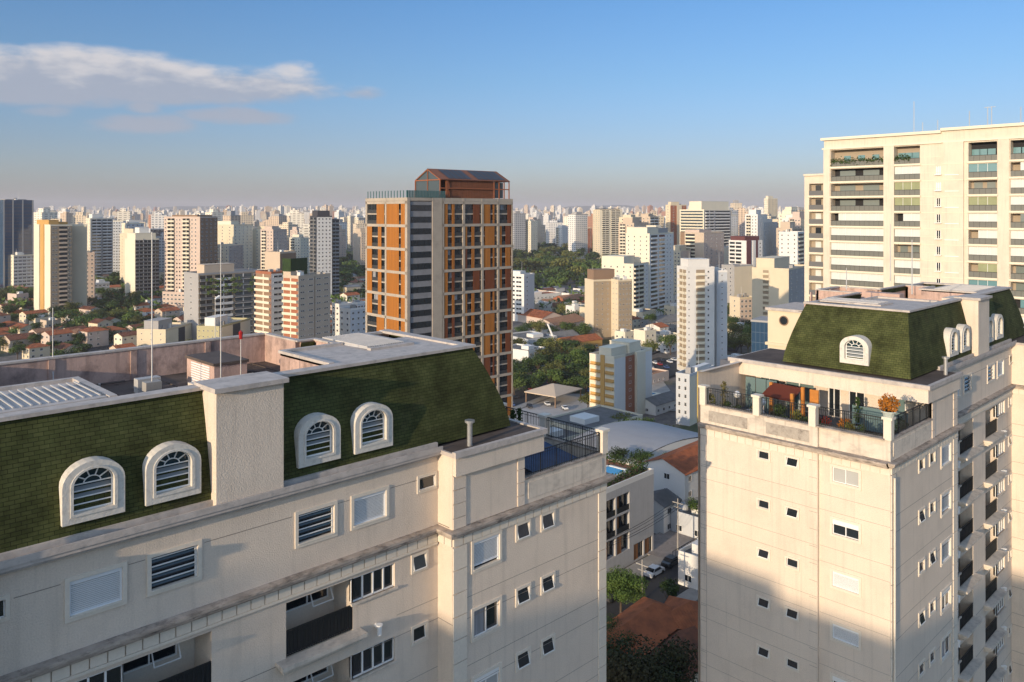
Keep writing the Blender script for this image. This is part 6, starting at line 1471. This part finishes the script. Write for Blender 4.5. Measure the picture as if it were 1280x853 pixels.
m = MB(); m.tube((-.08, yq, zq), (-.02, yq, zq), .62, n=20); rw = m.obj('round_window', [GLASS], wb); m = MB()
for i in range(20):
    a0_, a1_ = 2 * math.pi * i / 20, 2 * math.pi * (i + 1) / 20; m.tube((-.1, yq + .66 * math.cos(a0_), zq + .66 * math.sin(a0_)), (-.1, yq + .66 * math.cos(a1_), zq + .66 * math.sin(a1_)), .08, n=5)
m.obj('window_ring', [BROWN], rw)
# a few more trees placed by eye
for px, py, r, h, lb, kd in [(735, 515, 6, 9, 'clump-crowned palm-like tree at the forecourt edge', 'mid'), (783, 548, 6.5, 10, 'dark tree right of the ochre striped block, leftmost of its clump', 'mid'), (800, 556, 7, 10, 'dark tree in the middle of the clump by the curved roof', 'mid'), (822, 560, 6.5, 9, 'lighter tree at the right end of the clump by the curved roof', 'mid'),
                         (838, 578, 4.5, 6, 'low dark tree below the yellow striped slab', 'mid'), (773, 590, 4, 7, 'dark bushy tree behind the pool hedge', 'mid'), (800, 590, 4.5, 7, 'second dark bushy tree behind the roof pool', 'mid'), (843, 598, 4.5, 8, 'dark tree left of the tall white blank wall', 'mid'),
                         (858, 604, 4, 8, 'small tree tucked against the right block', 'mid'), (814, 436, 5, 20, 'tall bare-stemmed tree with an orange-green crown, in the centre', 'mid'), (812, 448, 8, 11, 'round dark tree below the tall bare-stemmed one', 'mid'), (838, 444, 7, 12, 'dark tree just left of the clear white tower', 'mid')]:
    x, y, _ = gpt(px, py); tree(x, y, r, h, None, lb, kd)
x, y, _ = gpt(826, 405); tree(x, y, 5, 9, None, 'palm tree at the foot of the gridded tower', 'palm')
def belt(pts, n, r0, r1, h0, h1, group, kind='mid', seed=0, sp=0):
    r = random.Random(seed); k = 0; tries = 0; pl = []
    while k < n and tries < n * 12:
        tries += 1; px = r.uniform(pts[0], pts[1]); ya = pts[2]; yb_ = pts[3]; py = 1 / r.uniform(1 / (yb_ - 262), 1 / (ya - 262)) + 262
        x, y, Z = gpt(px, py)
        if hit(x, y, 3) or any((x - a) ** 2 + (y - b) ** 2 < (sp or r0 * 1.3) ** 2 for a, b in pl): continue
        pl.append((x, y)); tree(x, y, r.uniform(r0, r1), r.uniform(h0, h1), group, None, kind); k += 1
belt((640, 735, 482, 500), 12, 6, 8, 9, 12, 'trees along the avenue wall', seed=1)
belt((640, 740, 448, 478), 34, 6, 9, 9, 13, 'tree belt between the forecourt and the sheds', seed=2)
belt((652, 740, 420, 444), 16, 5, 8, 8, 12, 'trees among the central sheds', seed=3)
belt((685, 740, 398, 410), 10, 7, 9, 10, 13, 'trees left of the taupe tower', seed=4)
belt((630, 800, 312, 366), 105, 11, 17, 15, 22, 'trees of the wooded park', 'far', 5, sp=14)
belt((900, 945, 396, 450), 22, 6, 9, 10, 15, 'trees right of the clear white tower', seed=6)
belt((0, 100, 372, 392), 16, 8, 11, 11, 16, 'trees at the foot of the beige tower', seed=7)
belt((72, 175, 382, 418), 30, 7, 10, 11, 16, 'big trees right of the beige tower', seed=8)
belt((120, 165, 352, 372), 10, 8, 11, 11, 15, 'trees between the white towers', 'far', seed=9)
belt((0, 245, 395, 455), 66, 5, 8, 7, 11, 'garden trees among the tiled houses', seed=10)
belt((420, 460, 325, 368), 34, 8, 12, 11, 16, 'trees left of the orange tower', 'far', seed=11)
belt((300, 460, 300, 330), 26, 9, 13, 11, 16, 'far trees behind the black-crowned tower', 'far', seed=12)
belt((415, 460, 368, 398), 10, 5, 8, 7, 11, 'trees among the low houses by the orange tower', seed=13)
# ------------------------------------------------------------ more towers packed between the named ones
AUTO = []
ra = random.Random(31); WN = {CREAM: 'cream', CREAM2: 'ivory', WHT: 'white', BEIGE: 'beige', PINKW: 'pinkish', GREYW: 'grey'}
zones = [((790, 850), (268, 300), 8), ((905, 1004), (262, 305), 14), ((236, 380), (284, 312), 10), ((395, 455), (286, 300), 3), ((120, 205), (292, 312), 3), ((640, 735), (272, 292), 5), ((850, 935), (286, 318), 6)]
for (xa, xb), (ya, yb_), n in zones:
    k = tr = 0
    while k < n and tr < 120:
        tr += 1; xc = ra.uniform(xa, xb); yt = ra.uniform(ya, yb_); Z = ra.uniform(1250, 1500) if 600 < xc < 740 else ra.uniform(620, 1050)
        if 380 < xc < 460: Z = ra.uniform(900, 1200)
        x, y = at(xc, Z)
        if hit(x, y, 15): continue
        s = 1005 / Z; wl_ = ra.choice(list(WN)[:5]); wr_ = wl_ if ra.random() < .6 else ra.choice(list(WN))
        pl = ra.random()
        Ls = [('w', us(ra.choice((2, 3, 4))), 1.3, 1.2, .9)] if pl < .5 else [('b', .1, .45, 'solid', CREAM2, GLASS), ('w', [.6, .85], 1.3, 1.2, .9)]
        Rs = [('w', us(ra.choice((3, 4, 5))), 1.2, 1.2, .9)] if pl > .3 else [('b', .05, .48, 'flush', WHT, GLASS), ('b', .52, .95, 'flush', WHT, GLASS)]
        o, *_r = tower('x', xc - ra.uniform(9, 15) * s, xc, xc + ra.uniform(8, 14) * s, yt, Z, ra.uniform(-20, 25), wl_, wr_, L=Ls, R=Rs, top=[(.1, .6, .2, .8, ra.uniform(3, 6), wl_)])
        AUTO.append((o, WN[wl_], xc)); k += 1
# ------------------------------------------------------------ low houses filling the blocks
HL = []
rr = random.Random(21); cell = 15.
cands = []
for i in range(-10, 75):
    for j in range(-10, 75):
        x = i * cell * 1.06 + rr.uniform(-2, 2); y = j * cell + rr.uniform(-2, 2)
        if i % 6 == 0 or j % 5 == 0: continue
        Z = x * FW[0] + y * FW[1]
        if Z < 290 or Z > 900: continue
        px, py, _ = proj(x, y, gz(x, y))
        if px < -60 or px > 1290: continue
        if 905 > px > 600 and py > 505: continue
        if 612 < px < 745 and 440 < py < 520: continue
        if 735 < px < 905 and 440 < py < 600 : continue
        if 620 < px < 800 and py < 368: continue
        if hit(x, y, 6): continue
        cands.append((Z, x, y, px, py))
cands.sort(); print('house candidates', len(cands))
TD = ['bright orange tile', 'brown tile', 'grey sheet', 'faded tile']
WD = {CREAM.name: 'cream', WHT.name: 'white', BEIGE.name: 'beige', CREAM2.name: 'ivory', PINKW.name: 'pinkish', GREYW.name: 'grey', PALEB.name: 'pale blue'}
rest = []
for c in cands:
    Z, x, y, px, py = c
    if px < 460 and py > 372: p = [0, 0, 0, 1, 1, 1, 3, 0, 2]
    elif px < 460: p = [0, 1, 2, 2, 3]
    else: p = [0, 1, 2, 2, 3]
    vis = px < 470 or 640 < px < 1010
    if not vis or rr.random() < .18: continue
    if len(HL) >= 230: rest.append(c + (p,)); continue
    tl = rr.choice(p); wl = rr.choice(WALLS[:5] if rr.random() < .8 else WALLS); rf = 'flat' if (tl == 2 or rr.random() < .06) else rr.choice(('gable', 'hip', 'gable')); w_ = rr.uniform(8, 14); d = rr.uniform(7, 11); h = rr.choice((3.5, 3.5, 6, 6.5, 9)) if rf != 'flat' else rr.choice((4, 7, 10))
    ty = TILES[tl] if rf != 'flat' else (TILES[2] if rr.random() < .7 else CONC)
    o = house(x, y, rad(rr.choice((0, 90)) + rr.uniform(-6, 6) + (12 if px < 460 else -4)), w_, d, h, rf, ty, wl, None, None, win=Z < 700)
    side = 'in the left city' if px < 460 else ('in the centre' if px < 905 else 'at the right')
    HL.append((o, WD[wl.name], TD[tl] + (' ' + rf + ' roof') if rf != 'flat' else 'flat roof', side, px, h))
# the rest of the low roofs as one mass
m = MB(); mats_ = WALLS[:5] + TILES
for Z, x, y, px, py, p in rest:
    w_, d, h = rr.uniform(5, 8), rr.uniform(4, 6), rr.choice((4, 7, 9)); z = gz(x, y) - 1; m.m = rr.randrange(5); m.box(x - w_, x + w_, y - d, y + d, z, z + h, 'lrfb')
    m.m = 5 + rr.choice(p); m.q([(x - w_ - .3, y - d - .3, z + h), (x + w_ + .3, y - d - .3, z + h), (x + w_ + .3, y, z + h + 1.6), (x - w_ - .3, y, z + h + 1.6)]); m.q([(x - w_ - .3, y, z + h + 1.6), (x + w_ + .3, y, z + h + 1.6), (x + w_ + .3, y + d + .3, z + h), (x - w_ - .3, y + d + .3, z + h)])
if rest: tag(m.obj('distant_rooftops', mats_), 'far mass of low houses and sheds between the towers', 'rooftops', kind='stuff')
# ------------------------------------------------------------ far city
def farmat(n, c, wc, sx_, sz_, fx_, fz_):
    m = bpy.data.materials.new(n); m.use_nodes = True; nt = m.node_tree; b = nt.nodes['Principled BSDF']; b.inputs['Roughness'].default_value = .85
    tc = N(nt, 'ShaderNodeTexCoord'); sp = N(nt, 'ShaderNodeSeparateXYZ'); nt.links.new(tc.outputs['UV'], sp.inputs[0])
    u = mathn(nt, 'FRACT', mathn(nt, 'DIVIDE', sp.outputs[0], sx_)); v = mathn(nt, 'FRACT', mathn(nt, 'DIVIDE', sp.outputs[1], sz_))
    k = mathn(nt, 'MULTIPLY', mathn(nt, 'LESS_THAN', u, fx_), mathn(nt, 'LESS_THAN', v, fz_))
    nt.links.new(mixc(nt, k, c, wc), b.inputs['Base Color']); return m
FARM = [farmat('far_cream', (.72, .60, .44), (.22, .20, .18), 3.6, 3, .5, .5), farmat('far_white', (.74, .71, .66), (.24, .25, .27), 4.2, 3, .6, .45), farmat('far_beige', (.58, .45, .33), (.18, .15, .13), 5, 3, .45, .5), farmat('far_grey', (.42, .42, .42), (.12, .13, .15), 4, 3, .7, .5),
        farmat('far_pale', (.78, .72, .60), (.35, .31, .26), 7, 3, .6, .4), farmat('far_brick', (.40, .20, .13), (.16, .10, .08), 4, 3, .5, .5)]
FD = ['cream', 'white', 'beige', 'grey', 'pale cream', 'brick brown']; FROOF = CONC
rr = random.Random(77)
FAR = []; fplace = []
def fbox(m, x, y, g, w_, d, h, rz, k, rk=6):
    c, s = math.cos(rz), math.sin(rz); T0 = m.T; m.T = lambda p: (x + c * p[0] - s * p[1], y + s * p[0] + c * p[1], p[2])
    m.m = k; m.box(-w_ / 2, w_ / 2, -d / 2, d / 2, g, g + h, 'lrfb'); m.m = rk; m.box(-w_ / 2, w_ / 2, -d / 2, d / 2, g + h - .1, g + h, 't')
    m.m = k; q = rr.uniform(-.25, .05); m.box(w_ * q, w_ * (q + .4), -d * .25, d * .25, g + h, g + h + rr.uniform(2.5, 6))
    m.T = T0
def topy(px):                                          # how high the skyline stands in each part of the photograph
    if px < 110: return (262, 300)
    if px < 460: return (264, 318)
    if px < 660: return (262, 300)
    if px < 745: return (268, 305)
    if px < 860: return (264, 300)
    return (250, 320)
tries = 0
while len(FAR) < 298 and tries < 20000:
    tries += 1; px = rr.uniform(-25, 1035)
    if 455 < px < 640 and rr.random() < .9: continue
    right = px > 640
    Z = rr.uniform(850, 1900) if rr.random() < (.65 if right else .4) else rr.uniform(1300, 3600)
    x, y = at(px, Z); w_, d = rr.uniform(14, 26), rr.uniform(12, 22)
    if hit(x, y, 12) or any((x - a) ** 2 + (y - b) ** 2 < 34 ** 2 for a, b in fplace): continue
    g = gz(x, y) - 1; a, b = topy(px); h = rr.choice((rr.uniform(26, 50), rr.uniform(45, 70), rr.uniform(60, 92)))
    yt = HY - (g + h - CZ) * F_PX / Z
    if yt < a or yt > b + 14: continue
    if 640 < px < 800 and Z < 1150: continue
    fplace.append((x, y)); k = rr.choices(range(6), (5, 6, 4, 2, 6, 1))[0]
    rz = rad(rr.choice((-30, -15, 0, 12, 25)) + rr.uniform(-5, 5)); m = MB(); c, s = math.cos(rz), math.sin(rz)
    root = empty('tower_block', (x, y, g), rz); m.box(-w_ / 2, w_ / 2, -d / 2, d / 2, 0, h, 'lrfb'); m.obj('wall', [FARM[k]], root)
    m = MB(); m.box(-w_ / 2 - .3, w_ / 2 + .3, -d / 2 - .3, d / 2 + .3, h, h + 1.0); m.box(-w_ * .3, w_ * .15, -d * .3, d * .25, h + 1.0, h + rr.uniform(4, 7)); m.obj('roof', [FARM[k] if rr.random() < .7 else GREYW], root)
    FAR.append((root, k, px, Z, h))
print('far', len(FAR), tries)
m = MB(); cnt = 0
while cnt < 5200:
    px = rr.uniform(-60, 1340); Z = 1500 + 8500 * rr.random() ** .7; x, y = at(px, Z); g = gz(x, y) - 2
    if hit(x, y, 20): continue
    if 640 < px < 790 and Z < 1300: continue
    r = rr.random(); h = rr.uniform(10, 28) if r < .52 else (rr.uniform(28, 60) if r < .85 else rr.uniform(55, 88))
    if HY - (g + h - CZ) * F_PX / Z < 257: continue
    if Z < 2500 and h > 45: continue
    w_ = rr.uniform(12, 26) if h > 28 else rr.uniform(14, 40); fbox(m, x, y, g, w_, rr.uniform(12, 24), h, rad(rr.uniform(-35, 30)), rr.choices(range(6), (5, 6, 4, 2, 6, 1))[0]); cnt += 1
tag(m.obj('distant_city', FARM + [CONC]), 'hazy mass of countless small towers along the horizon', 'skyline', kind='stuff')
# scattered far tree canopy
V = MB(); 
for i in range(2600):
    px = rr.uniform(-60, 1300); Z = 560 + 2600 * rr.random() ** 1.2; x, y = at(px, Z)
    if hit(x, y, 8): continue
    g = gz(x, y); R0 = rr.uniform(5, 11); hh = rr.uniform(5, 11)
    for k in range(26):
        d = Vector((rr.gauss(0, 1), rr.gauss(0, 1), rr.gauss(0, 1))).normalized(); c = Vector((x + d.x * R0, y + d.y * R0, g + hh * .6 + d.z * hh * .5)); s = 2.2
        V.q([c + Vector((rr.uniform(-s, s), rr.uniform(-s, s), rr.uniform(-s, s))) for _ in range(4)])
tag(V.obj('distant_treetops', LV[0]), 'loose dark green treetops spread between the far buildings', 'treetops', kind='stuff')
# distant hills
m = MB(); 
for (a0_, a1_, dist, hb) in ((-36, 36, 13000, 190),):
    n = 90; P = []
    for i in range(n + 1):
        a = AZ + rad(a0_ + (a1_ - a0_) * i / n); hh = hb + 45 * math.sin(i * .21) + 25 * math.sin(i * .53 + 1) + 12 * math.sin(i * 1.3)
        P.append((a, hh))
    for (a, h1), (b, h2) in zip(P, P[1:]):
        f = lambda a, d, z: (math.cos(a) * d, math.sin(a) * d, z)
        m.q([f(a, dist - 2500, 20), f(b, dist - 2500, 20), f(b, dist, h2 - 70), f(a, dist, h1 - 70)]); m.q([f(a, dist, h1 - 70), f(b, dist, h2 - 70), f(b, dist + 2500, 20), f(a, dist + 2500, 20)])
tag(m.obj('hills', [mat('far_hills', (.08, .10, .07), .95, var=.3, vscale=.002)]), kind='structure')
# ------------------------------------------------------------ labels that single out repeats
ORD = ['leftmost'] + ['%s from the left' % s for s in ('second', 'third', 'fourth', 'fifth', 'sixth', 'seventh', 'eighth', 'ninth', 'tenth', 'eleventh', 'twelfth', 'thirteenth', 'fourteenth', 'fifteenth', 'sixteenth', 'seventeenth', 'eighteenth', 'nineteenth', 'twentieth')]
_T = ['twenty', 'thirty', 'forty', 'fifty', 'sixty', 'seventy', 'eighty', 'ninety', 'hundred']; _U = ['', 'first', 'second', 'third', 'fourth', 'fifth', 'sixth', 'seventh', 'eighth', 'ninth']
def ordn(i):
    if i < 20: return ORD[i]
    n = i + 1
    if n > 120: return 'hundred and %s from the left' % ordn(n - 101).replace(' from the left', '') if n < 200 else 'far right'
    if n >= 100: return ('hundred and ' + (_U[n - 100] or 'zeroth') if n > 100 and n < 110 else 'hundredth') + ' from the left'
    if n % 10 == 0: return {20: 'twentieth', 30: 'thirtieth', 40: 'fortieth', 50: 'fiftieth', 60: 'sixtieth', 70: 'seventieth', 80: 'eightieth', 90: 'ninetieth'}[n] + ' from the left'
    return _T[n // 10 - 2] + '-' + _U[n % 10] + ' from the left'
gr = {}
for o, g, auto, kd in TREES:
    if auto: gr.setdefault(g, []).append((proj(*o.location)[0], o))
for g, L in gr.items():
    L.sort(key=lambda e: e[0])
    for i, (px, o) in enumerate(L): o['label'] = 'tree, %s of the %s' % (ordn(i), g)
gr = {}
for o, wl, rf, side, px, h in HL:
    storey = 'low' if h < 5 else ('two-floor' if h < 8 else 'tall')
    k = '%s %s house, %s' % (storey, wl, rf); gr.setdefault((k, side), []).append((px, o))
for (k, side), L in gr.items():
    L.sort(key=lambda e: e[0])
    for i, (px, o) in enumerate(L):
        o['label'] = '%s%s %s' % (k, ', ' + ordn(i) if len(L) > 1 else '', side); o['category'] = 'house'; o['group'] = 'low houses between the towers'
gr = {}
for o, k, px, Z, h in FAR:
    side = 'far left' if px < 382 else ('mid left' if px < 640 else ('over the park' if px < 790 else 'at the right'))
    dist = 'nearer' if Z < 1600 else ('hazy' if Z < 2700 else 'faint')
    sz = 'tall' if h > 62 else ('mid-height' if h > 45 else 'short')
    gr.setdefault('%s %s %s skyline tower %s' % (sz, dist, FD[k], side), []).append((px, o))
for k, L in gr.items():
    L.sort(key=lambda e: e[0])
    for i, (px, o) in enumerate(L): o['label'] = k + (', ' + ordn(i) if len(L) > 1 else ''); o['category'] = 'tower block'; o['group'] = 'towers on the far skyline'
gr = {}
for o, c, px in AUTO:
    side = 'in the left city' if px < 460 else ('over the park' if px < 745 else 'at the right'); gr.setdefault('%s mid-distance tower %s' % (c, side), []).append((px, o))
for k, L in gr.items():
    L.sort(key=lambda e: e[0])
    for i, (px, o) in enumerate(L): o['label'] = k + (', ' + ordn(i) if len(L) > 1 else ''); o['category'] = 'tower block'; o['group'] = 'mid-distance towers'
gr = {}
for o, c, px, i in CARS:
    pl = 'in the small car park' if i < 10 else ('on the wide avenue' if i < 17 else 'on the pale forecourt'); gr.setdefault((c, pl), []).append((px, o))
for (c, pl), L in gr.items():
    L.sort(key=lambda e: e[0])
    for i, (px, o) in enumerate(L): o['label'] = '%s car %s%s' % (c, pl, ', ' + ordn(i) if len(L) > 1 else '')
# ------------------------------------------------------------ haze
hm = bpy.data.materials.new('haze'); hm.use_nodes = True; nt = hm.node_tree; nt.nodes.clear()
pv = N(nt, 'ShaderNodeVolumePrincipled', i_Density=0.000085, i_Anisotropy=0.0); pv.inputs['Color'].default_value = (.86, .83, .88, 1)
o_ = N(nt, 'ShaderNodeOutputMaterial'); nt.links.new(pv.outputs[0], o_.inputs['Volume'])
m = MB(); m.box(-400, 15000, -9500, 16000, -60, 270); hz = m.obj('haze', [hm]); tag(hz, kind='stuff', label='thin pale evening haze filling the air over the city', cat='haze')
for o in C.objects:
    for k in ('_h', '_a', '_b'):
        if k in o: del o[k]
